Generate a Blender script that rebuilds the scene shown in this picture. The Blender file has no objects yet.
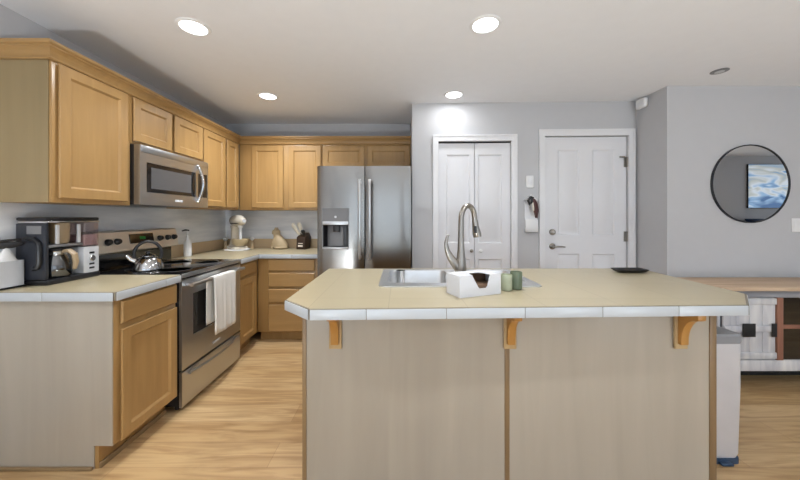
import bpy, bmesh, math, random
from mathutils import Matrix, Vector

random.seed(7)
PI = math.pi
SC = bpy.context.scene
COL = SC.collection

# ------------------------------------------------------------------ camera
HC = 1.294
cam = bpy.data.cameras.new('camera')
cam.sensor_width = 36.0
cam.lens = 310 / 800 * 36
cam.shift_y = -23 / 800
cam.clip_start = 0.05
camo = bpy.data.objects.new('camera', cam)
COL.objects.link(camo)
camo.location = (0, 0, HC)
camo.rotation_euler = (PI / 2, 0, 0)
SC.camera = camo

# ------------------------------------------------------------------ world, exposure
SC.view_settings.view_transform = 'Standard'
SC.view_settings.look = 'None'
SC.view_settings.gamma = 1.0
SC.view_settings.use_curve_mapping = False
SC.view_settings.exposure = -0.38
WORLD_STRENGTH = 3.6
LAMP_W = 10.2
UP_FILL_W = 86.0
w = bpy.data.worlds.new('daylight')
SC.world = w
w.use_nodes = True
bg = w.node_tree.nodes['Background']
bg.inputs[0].default_value = (0.92, 0.96, 1.0, 1)
bg.inputs[1].default_value = WORLD_STRENGTH


def portal(loc, rot, sx, sy):
    L = bpy.data.lights.new('window_portal', 'AREA')
    L.shape = 'RECTANGLE'
    L.size = sx
    L.size_y = sy
    L.cycles.is_portal = True
    o = bpy.data.objects.new('window_portal', L)
    COL.objects.link(o)
    o.location = loc
    o.rotation_euler = rot


# windows: (axis position, lo, hi, z0, z1) ; behind the camera on y=-3.5 and on the far right wall x=9.2
YB, XR, XL = -3.5, 9.2, -2.15
WIN_B = [(-1.7, 0.7, 0.08, 2.3), (1.2, 3.3, 0.3, 2.3), (3.6, 5.1, 0.3, 2.3)]
WIN_R = [(0.2, 2.4, 0.3, 2.3)]
for a, b, z0, z1 in WIN_B:
    portal(((a + b) / 2, YB + 0.01, (z0 + z1) / 2), (PI / 2, 0, PI), b - a, z1 - z0)
for a, b, z0, z1 in WIN_R:
    portal((XR - 0.01, (a + b) / 2, (z0 + z1) / 2), (PI / 2, 0, PI / 2), b - a, z1 - z0)

# ------------------------------------------------------------------ materials
MATS = {}


def base_mat(name):
    m = bpy.data.materials.new(name)
    m.use_nodes = True
    nt = m.node_tree
    return m, nt, nt.nodes['Principled BSDF']


def srgb(r, g, b):
    f = lambda c: (c / 255 / 12.92) if c / 255 <= 0.04045 else ((c / 255 + 0.055) / 1.055) ** 2.4
    return (f(r), f(g), f(b), 1)


def plain(name, col, rough=0.5, metal=0.0, var=0.06, scale=12.0, bump=0.0, bscale=200.0, stretch=(1, 1, 1), spec=0.5, emit=None, coat=0.0):
    """colour with slight mottling, optional fine bump"""
    m, nt, p = base_mat(name)
    p.inputs['Roughness'].default_value = rough
    p.inputs['Metallic'].default_value = metal
    p.inputs['Specular IOR Level'].default_value = spec
    if coat:
        p.inputs['Coat Weight'].default_value = coat
        p.inputs['Coat Roughness'].default_value = 0.1
    tc = nt.nodes.new('ShaderNodeTexCoord')
    mp = nt.nodes.new('ShaderNodeMapping')
    mp.inputs['Scale'].default_value = stretch
    nt.links.new(tc.outputs['Object'], mp.inputs['Vector'])
    nz = nt.nodes.new('ShaderNodeTexNoise')
    nz.inputs['Scale'].default_value = scale
    nz.inputs['Detail'].default_value = 3
    nt.links.new(mp.outputs['Vector'], nz.inputs['Vector'])
    mx = nt.nodes.new('ShaderNodeMix')
    mx.data_type = 'RGBA'
    c = col
    mx.inputs['A'].default_value = (c[0] * (1 - var), c[1] * (1 - var), c[2] * (1 - var), 1)
    mx.inputs['B'].default_value = (min(1, c[0] * (1 + var)), min(1, c[1] * (1 + var)), min(1, c[2] * (1 + var)), 1)
    nt.links.new(nz.outputs['Fac'], mx.inputs['Factor'])
    nt.links.new(mx.outputs['Result'], p.inputs['Base Color'])
    if bump:
        n2 = nt.nodes.new('ShaderNodeTexNoise')
        n2.inputs['Scale'].default_value = bscale
        nt.links.new(mp.outputs['Vector'], n2.inputs['Vector'])
        bp = nt.nodes.new('ShaderNodeBump')
        bp.inputs['Strength'].default_value = bump
        bp.inputs['Distance'].default_value = 0.002
        nt.links.new(n2.outputs['Fac'], bp.inputs['Height'])
        nt.links.new(bp.outputs['Normal'], p.inputs['Normal'])
    if emit:
        p.inputs['Emission Color'].default_value = (1, 1, 1, 1)
        p.inputs['Emission Strength'].default_value = emit
    MATS[name] = m
    return m


def wood(name, c1, c2, stretch, rough=0.42, scale=1.0, coat=0.0):
    m, nt, p = base_mat(name)
    p.inputs['Roughness'].default_value = rough
    if coat:
        p.inputs['Coat Weight'].default_value = coat
        p.inputs['Coat Roughness'].default_value = 0.22
    tc = nt.nodes.new('ShaderNodeTexCoord')
    mp = nt.nodes.new('ShaderNodeMapping')
    mp.inputs['Scale'].default_value = stretch
    nt.links.new(tc.outputs['Object'], mp.inputs['Vector'])
    n1 = nt.nodes.new('ShaderNodeTexNoise')
    n1.inputs['Scale'].default_value = scale
    n1.inputs['Detail'].default_value = 6
    n1.inputs['Distortion'].default_value = 0.6
    n2 = nt.nodes.new('ShaderNodeTexNoise')
    n2.inputs['Scale'].default_value = scale * 0.16
    n2.inputs['Detail'].default_value = 2
    for n in (n1, n2):
        nt.links.new(mp.outputs['Vector'], n.inputs['Vector'])
    md = nt.nodes.new('ShaderNodeMath')
    md.operation = 'ADD'
    m2 = nt.nodes.new('ShaderNodeMath')
    m2.operation = 'MULTIPLY'
    m2.inputs[1].default_value = 0.5
    nt.links.new(n1.outputs['Fac'], md.inputs[0])
    nt.links.new(n2.outputs['Fac'], md.inputs[1])
    nt.links.new(md.outputs[0], m2.inputs[0])
    cr = nt.nodes.new('ShaderNodeValToRGB')
    cr.color_ramp.elements[0].position = 0.34
    cr.color_ramp.elements[0].color = c1
    cr.color_ramp.elements[1].position = 0.66
    cr.color_ramp.elements[1].color = c2
    nt.links.new(m2.outputs[0], cr.inputs['Fac'])
    nt.links.new(cr.outputs['Color'], p.inputs['Base Color'])
    MATS[name] = m
    return m


def steel(name, col, rough, stretch=(2, 2, 160), var=0.1, aniso=0.0):
    """brushed metal: fine streaks in the roughness"""
    m, nt, p = base_mat(name)
    p.inputs['Metallic'].default_value = 1.0
    p.inputs['Base Color'].default_value = col
    tc = nt.nodes.new('ShaderNodeTexCoord')
    mp = nt.nodes.new('ShaderNodeMapping')
    mp.inputs['Scale'].default_value = stretch
    nt.links.new(tc.outputs['Object'], mp.inputs['Vector'])
    nz = nt.nodes.new('ShaderNodeTexNoise')
    nz.inputs['Scale'].default_value = 3
    nz.inputs['Detail'].default_value = 4
    nt.links.new(mp.outputs['Vector'], nz.inputs['Vector'])
    mr = nt.nodes.new('ShaderNodeMapRange')
    mr.inputs['To Min'].default_value = rough - var
    mr.inputs['To Max'].default_value = rough + var
    nt.links.new(nz.outputs['Fac'], mr.inputs['Value'])
    nt.links.new(mr.outputs['Result'], p.inputs['Roughness'])
    p.inputs['Anisotropic'].default_value = aniso
    MATS[name] = m
    return m


def tiles(name, c1, c2, grout, size, rough=0.35, mortar=0.004, marb=0.1, offset=0.0):
    """ceramic tile in object x/y (or mapped) plane"""
    m, nt, p = base_mat(name)
    p.inputs['Roughness'].default_value = rough
    tc = nt.nodes.new('ShaderNodeTexCoord')
    br = nt.nodes.new('ShaderNodeTexBrick')
    br.offset = offset
    br.inputs['Scale'].default_value = 1.0
    br.inputs['Brick Width'].default_value = size[0]
    br.inputs['Row Height'].default_value = size[1]
    br.inputs['Mortar Size'].default_value = mortar
    br.inputs['Mortar Smooth'].default_value = 0.3
    br.inputs['Color1'].default_value = c1
    br.inputs['Color2'].default_value = c2
    br.inputs['Mortar'].default_value = grout
    nt.links.new(tc.outputs['Object'], br.inputs['Vector'])
    nz = nt.nodes.new('ShaderNodeTexNoise')
    nz.inputs['Scale'].default_value = 5
    nz.inputs['Detail'].default_value = 5
    nt.links.new(tc.outputs['Object'], nz.inputs['Vector'])
    mr = nt.nodes.new('ShaderNodeMapRange')
    mr.inputs['To Min'].default_value = 1 - marb
    mr.inputs['To Max'].default_value = 1 + marb
    nt.links.new(nz.outputs['Fac'], mr.inputs['Value'])
    mx = nt.nodes.new('ShaderNodeMix')
    mx.data_type = 'RGBA'
    mx.blend_type = 'MULTIPLY'
    mx.inputs['Factor'].default_value = 1
    nt.links.new(br.outputs['Color'], mx.inputs['A'])
    nt.links.new(mr.outputs['Result'], mx.inputs['B'])
    nt.links.new(mx.outputs['Result'], p.inputs['Base Color'])
    MATS[name] = m
    return m


def floor_mat():
    m, nt, p = base_mat('oak_planks')
    p.inputs['Roughness'].default_value = 0.36
    tc = nt.nodes.new('ShaderNodeTexCoord')
    br = nt.nodes.new('ShaderNodeTexBrick')
    br.offset = 0.37
    br.offset_frequency = 2
    br.inputs['Scale'].default_value = 1
    br.inputs['Brick Width'].default_value = 1.25
    br.inputs['Row Height'].default_value = 0.18
    br.inputs['Mortar Size'].default_value = 0.0012
    br.inputs['Mortar Smooth'].default_value = 0.2
    br.inputs['Color1'].default_value = srgb(205, 175, 131)
    br.inputs['Color2'].default_value = srgb(188, 155, 110)
    br.inputs['Mortar'].default_value = srgb(156, 124, 88)
    nt.links.new(tc.outputs['Object'], br.inputs['Vector'])
    mp = nt.nodes.new('ShaderNodeMapping')
    mp.inputs['Scale'].default_value = (1.6, 16, 1)
    nt.links.new(tc.outputs['Object'], mp.inputs['Vector'])
    nz = nt.nodes.new('ShaderNodeTexNoise')
    nz.inputs['Scale'].default_value = 1.3
    nz.inputs['Detail'].default_value = 7
    nz.inputs['Distortion'].default_value = 1.2
    nt.links.new(mp.outputs['Vector'], nz.inputs['Vector'])
    cr = nt.nodes.new('ShaderNodeValToRGB')
    cr.color_ramp.elements[0].position = 0.3
    cr.color_ramp.elements[0].color = srgb(208, 196, 184)
    cr.color_ramp.elements[1].position = 0.62
    cr.color_ramp.elements[1].color = (1, 1, 1, 1)
    nt.links.new(nz.outputs['Fac'], cr.inputs['Fac'])
    mx = nt.nodes.new('ShaderNodeMix')
    mx.data_type = 'RGBA'
    mx.blend_type = 'MULTIPLY'
    mx.inputs['Factor'].default_value = 1
    nt.links.new(br.outputs['Color'], mx.inputs['A'])
    nt.links.new(cr.outputs['Color'], mx.inputs['B'])
    nt.links.new(mx.outputs['Result'], p.inputs['Base Color'])
    MATS['floor'] = m


def glass_pane(name, tint=(0.9, 0.95, 1, 1), mix=0.1, rough=0.02):
    m = bpy.data.materials.new(name)
    m.use_nodes = True
    nt = m.node_tree
    nt.nodes.clear()
    out = nt.nodes.new('ShaderNodeOutputMaterial')
    t = nt.nodes.new('ShaderNodeBsdfTransparent')
    t.inputs[0].default_value = tint
    g = nt.nodes.new('ShaderNodeBsdfGlossy')
    g.inputs['Roughness'].default_value = rough
    mx = nt.nodes.new('ShaderNodeMixShader')
    mx.inputs[0].default_value = mix
    nt.links.new(t.outputs[0], mx.inputs[1])
    nt.links.new(g.outputs[0], mx.inputs[2])
    nt.links.new(mx.outputs[0], out.inputs[0])
    MATS[name] = m


def screen_mat():
    """a television picture: pale sky, snowy slope, blue water"""
    m, nt, p = base_mat('tv_picture')
    p.inputs['Base Color'].default_value = (0.01, 0.01, 0.01, 1)
    p.inputs['Roughness'].default_value = 0.2
    tc = nt.nodes.new('ShaderNodeTexCoord')
    mp = nt.nodes.new('ShaderNodeMapping')
    mp.inputs['Scale'].default_value = (1.2, 1, 3.4)
    nt.links.new(tc.outputs['Object'], mp.inputs['Vector'])
    nz = nt.nodes.new('ShaderNodeTexNoise')
    nz.inputs['Scale'].default_value = 1.6
    nz.inputs['Detail'].default_value = 2
    nz.inputs['Distortion'].default_value = 0.8
    nt.links.new(mp.outputs['Vector'], nz.inputs['Vector'])
    cr = nt.nodes.new('ShaderNodeValToRGB')
    e = cr.color_ramp.elements
    e[0].position = 0.3
    e[0].color = srgb(60, 105, 160)
    e[1].position = 0.7
    e[1].color = srgb(120, 170, 220)
    for pos, c in ((0.42, srgb(150, 190, 230)), (0.5, srgb(225, 235, 245)), (0.58, srgb(200, 205, 200))):
        k = e.new(pos)
        k.color = c
    sx = nt.nodes.new('ShaderNodeSeparateXYZ')
    nt.links.new(tc.outputs['Object'], sx.inputs[0])
    ma = nt.nodes.new('ShaderNodeMath')
    ma.operation = 'MULTIPLY_ADD'
    ma.inputs[1].default_value = .28
    nt.links.new(sx.outputs['Z'], ma.inputs[0])
    nt.links.new(nz.outputs['Fac'], ma.inputs[2])
    nt.links.new(ma.outputs[0], cr.inputs['Fac'])
    nt.links.new(cr.outputs['Color'], p.inputs['Emission Color'])
    p.inputs['Emission Strength'].default_value = 1.0
    MATS['tv_picture'] = m


floor_mat()
screen_mat()
plain('wall_paint', srgb(196, 196, 198), 0.7, bump=0.12, bscale=260, var=0.02, spec=0.3)
plain('ceiling_paint', srgb(238, 239, 242), 0.85, bump=0.25, bscale=160, var=0.02, spec=0.2)
plain('trim_white', srgb(232, 232, 234), 0.38, var=0.015)
plain('door_white', srgb(228, 228, 231), 0.4, var=0.015)
wood('maple', srgb(155, 120, 73), srgb(173, 137, 86), (26, 26, 2.2), 0.38, coat=0.15)
wood('maple_across', srgb(155, 120, 73), srgb(173, 137, 86), (2.2, 26, 26), 0.38, coat=0.15)
wood('maple_panel', srgb(161, 152, 138), srgb(177, 168, 153), (9, 9, 0.7), 0.34, coat=0.25)
wood('maple_end', srgb(138, 120, 86), srgb(154, 134, 98), (12, 12, 0.9), 0.4)
wood('maple_trim', srgb(126, 102, 72), srgb(146, 120, 86), (20, 20, 2), 0.4)
wood('maple_dark', srgb(112, 80, 46), srgb(130, 96, 58), (4, 20, 20), 0.6)
wood('corbel_wood', srgb(170, 120, 56), srgb(190, 140, 74), (20, 20, 4), 0.35)
wood('corbel_plate', srgb(178, 150, 108), srgb(194, 168, 126), (20, 20, 4), 0.35)
plain('cabinet_gap', srgb(88, 60, 32), 0.8)
tiles('counter_tile', srgb(178, 166, 137), srgb(174, 162, 133), srgb(158, 146, 118), (0.335, 0.335), 0.3, 0.002, 0.05)
plain('edge_tile', srgb(184, 189, 193), 0.3, var=0.03)
plain('edge_grout', srgb(128, 122, 112), 0.8)
plain('splash_tan', srgb(196, 172, 138), 0.45, var=0.05)
plain('backsplash', srgb(232, 239, 250), 0.3, var=0.42, scale=2.2, stretch=(1, 1, 7))
steel('steel', (0.57, 0.585, 0.60, 1), 0.33, (3, 60, 400), 0.03)
steel('steel_vertical', (0.28, 0.268, 0.252, 1), 0.22, (400, 60, 3), 0.03)
steel('steel_warm', (0.80, 0.75, 0.68, 1), 0.42, (3, 60, 400), 0.03)
steel('nickel', (0.32, 0.295, 0.265, 1), 0.28, (3, 3, 3), 0.01)
steel('chrome', (0.68, 0.68, 0.69, 1), 0.1, (4, 4, 4), 0.03)
steel('kettle_steel', (0.42, 0.42, 0.43, 1), 0.12, (4, 4, 4), 0.03)
steel('sink_steel', (0.74, 0.75, 0.76, 1), 0.3, (3, 60, 3), 0.04)
plain('mirror_silver', (0.86, 0.86, 0.86, 1), 0.01, metal=1.0, var=0.0)
plain('black_plastic', srgb(26, 26, 29), 0.35)
plain('navy_plastic', srgb(40, 43, 51), 0.35)
plain('black_glass', srgb(12, 12, 14), 0.06, coat=0.5)
plain('smoked_window', srgb(34, 31, 29), 0.08)
plain('dark_recess', srgb(20, 20, 22), 0.7)
plain('screen_grey', srgb(92, 92, 94), 0.25)
plain('grey_plastic', srgb(120, 120, 122), 0.4)
plain('pale_grey', srgb(196, 198, 202), 0.5)
plain('silver_plastic', srgb(206, 208, 212), 0.35)
plain('white_plastic', srgb(236, 236, 236), 0.4, var=0.02)
plain('lamp_lens', (1, 1, 1, 1), 0.5, emit=9.0, var=0)
plain('cream_enamel', srgb(222, 214, 198), 0.25, coat=0.4)
plain('beige_enamel', srgb(190, 172, 138), 0.35)
plain('stone_cat', srgb(182, 162, 130), 0.6, var=0.12, scale=30)
plain('towel_cloth', srgb(228, 226, 220), 0.95, var=0.05, bump=0.6, bscale=420)
plain('box_card', srgb(210, 211, 215), 0.6, var=0.02)
plain('box_inside', srgb(112, 86, 66), 0.8)
plain('candle_sage', srgb(166, 172, 146), 0.4)
plain('candle_green', srgb(98, 110, 88), 0.4)
plain('wick', srgb(40, 34, 28), 0.9)
plain('bin_silver', srgb(208, 208, 212), 0.35, metal=0.25)
plain('bin_lid', srgb(140, 142, 146), 0.4)
plain('bin_foot', srgb(44, 66, 92), 0.5)
plain('knife_wood', srgb(58, 42, 32), 0.45)
plain('ivory', srgb(230, 224, 210), 0.4)
plain('mauve_glass', srgb(196, 172, 174), 0.15)
plain('basket_beige', srgb(168, 146, 116), 0.4)
plain('mirror_rim', srgb(30, 34, 42), 0.4)
wood('console_top', srgb(184, 156, 128), srgb(212, 186, 158), (2, 22, 22), 0.6)
wood('console_red', srgb(120, 78, 62), srgb(150, 104, 84), (20, 20, 3), 0.65)
wood('console_white', srgb(166, 168, 178), srgb(226, 224, 222), (18, 18, 2.4), 0.65)
wood('console_grey', srgb(104, 106, 114), srgb(160, 160, 164), (3, 18, 18), 0.7)
plain('iron', srgb(28, 28, 30), 0.6)
plain('red_dark', srgb(74, 36, 32), 0.5)
plain('blue_dark', srgb(40, 60, 90), 0.4)
plain('green_glow', srgb(30, 120, 50), 0.3)
plain('ground', srgb(226, 224, 220), 0.9)
glass_pane('window_glass')
glass_pane('carafe_glass', (0.24, 0.26, 0.31, 1), 0.2, 0.03)
glass_pane('tank_glass', (0.90, 0.82, 0.83, 1), 0.2, 0.05)
glass_pane('bottle_glass', (0.93, 0.94, 0.95, 1), 0.25, 0.1)
glass_pane('console_glass', (0.30, 0.34, 0.40, 1), 0.16, 0.05)
M = MATS


# ------------------------------------------------------------------ mesh builder
class MB:
    def __init__(self, frame=None):
        self.v, self.f = [], []
        self.frame = frame

    def add(self, vs, fs):
        n = len(self.v)
        self.v += [tuple(x) for x in vs]
        self.f += [tuple(i + n for i in q) for q in fs]
        return self

    def bm_add(self, bm, mtx=None):
        bm.verts.index_update()
        vs = [(mtx @ x.co) if mtx else x.co.copy() for x in bm.verts]
        fs = [[x.index for x in q.verts] for q in bm.faces]
        bm.free()
        return self.add(vs, fs)

    def box(self, x0, x1, y0, y1, z0, z1, bev=0.0, seg=2, mtx=None):
        bm = bmesh.new()
        bmesh.ops.create_cube(bm, size=1)
        for q in bm.verts:
            q.co = Vector((x0 + (q.co.x + .5) * (x1 - x0), y0 + (q.co.y + .5) * (y1 - y0), z0 + (q.co.z + .5) * (z1 - z0)))
        if bev:
            b = min(bev, 0.49 * min(abs(x1 - x0), abs(y1 - y0), abs(z1 - z0)))
            bmesh.ops.bevel(bm, geom=bm.edges[:], offset=b, segments=seg, affect='EDGES', profile=0.5)
        return self.bm_add(bm, mtx)

    def lathe(self, prof, c=(0, 0, 0), seg=32, mtx=None):
        vs, fs = [], []
        n = len(prof)
        for r, z in prof:
            for k in range(seg):
                a = 2 * PI * k / seg
                vs.append(Vector((r * math.cos(a), r * math.sin(a), z)))
        for i in range(n - 1):
            for k in range(seg):
                k2 = (k + 1) % seg
                fs.append((i * seg + k, i * seg + k2, (i + 1) * seg + k2, (i + 1) * seg + k))
        if prof[0][0] > 1e-6:
            fs.append(tuple(range(seg))[::-1])
        if prof[-1][0] > 1e-6:
            fs.append(tuple((n - 1) * seg + k for k in range(seg)))
        if mtx:
            vs = [mtx @ q for q in vs]
        vs = [q + Vector(c) for q in vs]
        return self.add(vs, fs)

    def cyl(self, p0, p1, r, r2=None, seg=24, bev=0.0):
        p0, p1 = Vector(p0), Vector(p1)
        d = p1 - p0
        h = d.length
        q = d.to_track_quat('Z', 'Y').to_matrix().to_4x4()
        r2 = r if r2 is None else r2
        if bev:
            prof = [(max(r - bev, 1e-4), 0), (r, bev), (r2, h - bev), (max(r2 - bev, 1e-4), h)]
        else:
            prof = [(r, 0), (r2, h)]
        return self.lathe(prof, p0, seg, q)

    def tube(self, pts, r, seg=12, flat=1.0):
        pts = [Vector(p) for p in pts]
        rs = r if isinstance(r, (list, tuple)) else [r] * len(pts)
        vs, fs = [], []
        prev = None
        for i, p in enumerate(pts):
            t = (pts[min(i + 1, len(pts) - 1)] - pts[max(i - 1, 0)]).normalized()
            if prev is None:
                up = Vector((0, 0, 1)) if abs(t.z) < 0.9 else Vector((1, 0, 0))
                prev = (up - t * up.dot(t)).normalized()
            nrm = (prev - t * prev.dot(t)).normalized()
            prev = nrm
            bn = t.cross(nrm)
            for k in range(seg):
                a = 2 * PI * k / seg
                vs.append(p + nrm * (rs[i] * math.cos(a)) + bn * (rs[i] * flat * math.sin(a)))
        for i in range(len(pts) - 1):
            for k in range(seg):
                k2 = (k + 1) % seg
                fs.append((i * seg + k, i * seg + k2, (i + 1) * seg + k2, (i + 1) * seg + k))
        fs.append(tuple(range(seg))[::-1])
        fs.append(tuple((len(pts) - 1) * seg + k for k in range(seg)))
        return self.add(vs, fs)

    def prism(self, poly, a0, a1, axis='z', bev=0.0, mtx=None):
        """poly of 2-D points swept along an axis: z -> (x,y), y -> (x,z), x -> (y,z)"""
        bm = bmesh.new()
        lo, hi = [], []
        for p in poly:
            for a, L in ((a0, lo), (a1, hi)):
                co = {'z': (p[0], p[1], a), 'y': (p[0], a, p[1]), 'x': (a, p[0], p[1])}[axis]
                L.append(bm.verts.new(co))
        n = len(poly)
        bm.faces.new(lo)
        bm.faces.new(hi)
        for i in range(n):
            bm.faces.new((lo[i], lo[(i + 1) % n], hi[(i + 1) % n], hi[i]))
        bmesh.ops.recalc_face_normals(bm, faces=bm.faces[:])
        if bev:
            bmesh.ops.bevel(bm, geom=bm.edges[:], offset=bev, segments=2, affect='EDGES', profile=0.5)
        return self.bm_add(bm, mtx)

    def plate(self, outer, holes, a0, a1, axis='z'):
        """polygon with holes, given thickness"""
        bm = bmesh.new()
        loops = []
        mk = {'z': lambda p, a: (p[0], p[1], a), 'y': lambda p, a: (p[0], a, p[1]), 'x': lambda p, a: (a, p[0], p[1])}[axis]
        edges = []
        for lp in [outer] + holes:
            vs = [bm.verts.new(mk(p, a1)) for p in lp]
            loops.append(vs)
            for i in range(len(vs)):
                edges.append(bm.edges.new((vs[i], vs[(i + 1) % len(vs)])))
        bmesh.ops.triangle_fill(bm, edges=edges, use_beauty=True)
        top = bm.faces[:]
        mp = {}
        for vs in loops:
            for q in vs:
                co = list(q.co)
                co[{'x': 0, 'y': 1, 'z': 2}[axis]] = a0
                mp[q] = bm.verts.new(co)
        for q in top:
            bm.faces.new([mp[x] for x in reversed(q.verts[:])])
        for vs in loops:
            for i in range(len(vs)):
                a, b = vs[i], vs[(i + 1) % len(vs)]
                bm.faces.new((a, b, mp[b], mp[a]))
        bmesh.ops.recalc_face_normals(bm, faces=bm.faces[:])
        return self.bm_add(bm)

    def rings(self, loops, close_first=True, close_last=True):
        """connect successive loops of equal length"""
        n = len(loops[0])
        vs = [p for L in loops for p in L]
        fs = []
        for i in range(len(loops) - 1):
            for k in range(n):
                k2 = (k + 1) % n
                fs.append((i * n + k, i * n + k2, (i + 1) * n + k2, (i + 1) * n + k))
        if close_first:
            fs.append(tuple(range(n))[::-1])
        if close_last:
            fs.append(tuple((len(loops) - 1) * n + k for k in range(n)))
        return self.add(vs, fs)

    def panel(self, x0, x1, z0, z1, yf, t=0.02, fw=0.055, depth=0.011, slope=0.011):
        """cabinet door facing -y with a recessed centre, front face at y=yf"""
        def L(i, y):
            return [(x0 + i, y, z0 + i), (x1 - i, y, z0 + i), (x1 - i, y, z1 - i), (x0 + i, y, z1 - i)]
        return self.rings([L(.012, yf + t), L(0, yf + .009), L(0, yf + .004), L(.004, yf), L(fw, yf), L(fw + .004, yf + .004), L(fw + slope, yf + depth)])

    def slab_front(self, x0, x1, z0, z1, yf, t=0.02):
        def L(i, y):
            return [(x0 + i, y, z0 + i), (x1 - i, y, z0 + i), (x1 - i, y, z1 - i), (x0 + i, y, z1 - i)]
        return self.rings([L(.012, yf + t), L(0, yf + .010), L(0, yf + .006), L(.006, yf)])

    def raised_slab(self, us, vs, cells, yf, t):
        """door leaf facing -y: grid of us x vs; the listed cells are moulded panels"""
        for i in range(len(us) - 1):
            for j in range(len(vs) - 1):
                a, b, c, d = us[i], us[i + 1], vs[j], vs[j + 1]
                def L(k, y):
                    return [(a + k, y, c + k), (b - k, y, c + k), (b - k, y, d - k), (a + k, y, d - k)]
                if (i, j) in cells:
                    self.rings([L(0, yf), L(.012, yf + .010), L(.030, yf + .010), L(.048, yf + .003)], close_first=False)
                else:
                    self.add(L(0, yf), [(0, 1, 2, 3)])
        a, b, c, d = us[0], us[-1], vs[0], vs[-1]
        q = [(a, yf, c), (b, yf, c), (b, yf, d), (a, yf, d), (a, yf + t, c), (b, yf + t, c), (b, yf + t, d), (a, yf + t, d)]
        return self.add(q, [(0, 4, 5, 1), (1, 5, 6, 2), (2, 6, 7, 3), (3, 7, 4, 0), (4, 7, 6, 5)])

    def build(self, name, mat, parent=None, world=False, smooth=35, shift=True):
        vs = [Vector(p) for p in self.v]
        if self.frame is not None:
            vs = [self.frame @ p for p in vs]
        loc = Vector((0, 0, 0))
        if parent is not None and world:
            off = Vector(parent.location)
            if parent.parent:
                off = off + Vector(parent.parent.location)
            vs = [p - off for p in vs]
        if parent is None and shift:
            xs = [p.x for p in vs]
            ys = [p.y for p in vs]
            zs = [p.z for p in vs]
            loc = Vector(((min(xs) + max(xs)) / 2, (min(ys) + max(ys)) / 2, min(zs)))
            vs = [p - loc for p in vs]
        me = bpy.data.meshes.new(name)
        me.from_pydata([tuple(p) for p in vs], [], self.f)
        bm = bmesh.new()
        bm.from_mesh(me)
        bmesh.ops.recalc_face_normals(bm, faces=bm.faces[:])
        bm.to_mesh(me)
        bm.free()
        me.materials.append(M[mat] if isinstance(mat, str) else mat)
        if smooth:
            me.polygons.foreach_set('use_smooth', [True] * len(me.polygons))
            me.set_sharp_from_angle(angle=math.radians(smooth))
        o = bpy.data.objects.new(name, me)
        COL.objects.link(o)
        o.location = loc
        if parent is not None:
            o.parent = parent
        return o


def thing(name, label, cat, loc=(0, 0, 0), rotz=0.0, group=None):
    o = bpy.data.objects.new(name, None)
    COL.objects.link(o)
    o.empty_display_size = 0.1
    o.location = loc
    o.rotation_euler = (0, 0, math.radians(rotz))
    o['label'] = label
    o['category'] = cat
    if group:
        o['group'] = group
    return o


def tag(o, label, cat, group=None):
    o['label'] = label
    o['category'] = cat
    if group:
        o['group'] = group
    return o


def struct(o, label=None, cat=None):
    o['kind'] = 'structure'
    if label:
        o['label'] = label
        o['category'] = cat
    return o


def rect(x0, x1, y0, y1):
    return [(x0, y0), (x1, y0), (x1, y1), (x0, y1)]


def rrect(x0, x1, y0, y1, r, n=5):
    pts = []
    for cx, cy, a0 in ((x1 - r, y0 + r, -90), (x1 - r, y1 - r, 0), (x0 + r, y1 - r, 90), (x0 + r, y0 + r, 180)):
        for k in range(n + 1):
            a = math.radians(a0 + 90 * k / n)
            pts.append((cx + r * math.cos(a), cy + r * math.sin(a)))
    return pts


def FR(x, y, rz=0.0, z=0.0):
    return Matrix.Translation((x, y, z)) @ Matrix.Rotation(math.radians(rz), 4, 'Z')


# ================================================================== the room
CEIL = 2.44
YK = 3.82            # kitchen back wall
XA = 0.123           # right side of the fridge alcove
DW0, DW1 = (XA, 3.13), (2.335, 3.065)     # the wall with the two doors
YR = 2.71            # wall with the mirror
DWANG = math.degrees(math.atan2(DW1[1] - DW0[1], DW1[0] - DW0[0]))
DWLEN = math.hypot(DW1[0] - DW0[0], DW1[1] - DW0[1])
DF = FR(DW0[0], DW0[1], DWANG)

struct(MB().box(XL - .2, XR + .2, YB - .2, YK + .2, -.12, 0).build('floor', 'floor'), 'light oak plank floor of the kitchen', 'floor')
struct(MB().box(XL - .2, XR + .2, YB - .2, YK + .2, CEIL, CEIL + .12).build('ceiling', 'ceiling_paint'), 'white flat ceiling with recessed lights', 'ceiling')
struct(MB().box(XL - .12, XL, YB - .12, YK + .12, 0, CEIL).build('wall_left', 'wall_paint'), 'grey wall behind the range', 'wall')
struct(MB().box(XL, XA + .1, YK, YK + .12, 0, CEIL).build('wall_back', 'wall_paint'), 'grey wall behind the refrigerator', 'wall')
struct(MB().box(XA, XA + .1, DW0[1] + .1, YK, 0, CEIL).build('wall_alcove', 'wall_paint'), 'grey wall end beside the refrigerator', 'wall')
# door wall, with two openings
P0, P1 = .263, 0.990       # pantry opening along the wall
E0, E1 = 1.318, 2.135      # entry opening
PTOP, ETOP = 2.055, 2.10
mb = MB(DF)
mb.plate([(0, 0), (P0, 0), (P0, PTOP), (P1, PTOP), (P1, 0), (E0, 0), (E0, ETOP), (E1, ETOP), (E1, 0), (DWLEN, 0), (DWLEN, CEIL), (0, CEIL)], [], 0, .11, 'y')
struct(mb.build('wall_doors', 'wall_paint'), 'grey wall holding two white doors', 'wall')
struct(MB().prism([(DW1[0], DW1[1] + .12), (DW1[0], YR + .1201), (DW1[0] + .1, YR + .1201), (DW1[0] + .1, DW1[1] + .12)], 0, CEIL).build('wall_corner', 'wall_paint'),
       'short grey return wall right of the entry door', 'wall')
struct(MB().box(DW1[0], XR, YR, YR + .12, 0, CEIL).build('wall_right', 'wall_paint'), 'grey wall behind the round mirror', 'wall')
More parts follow.
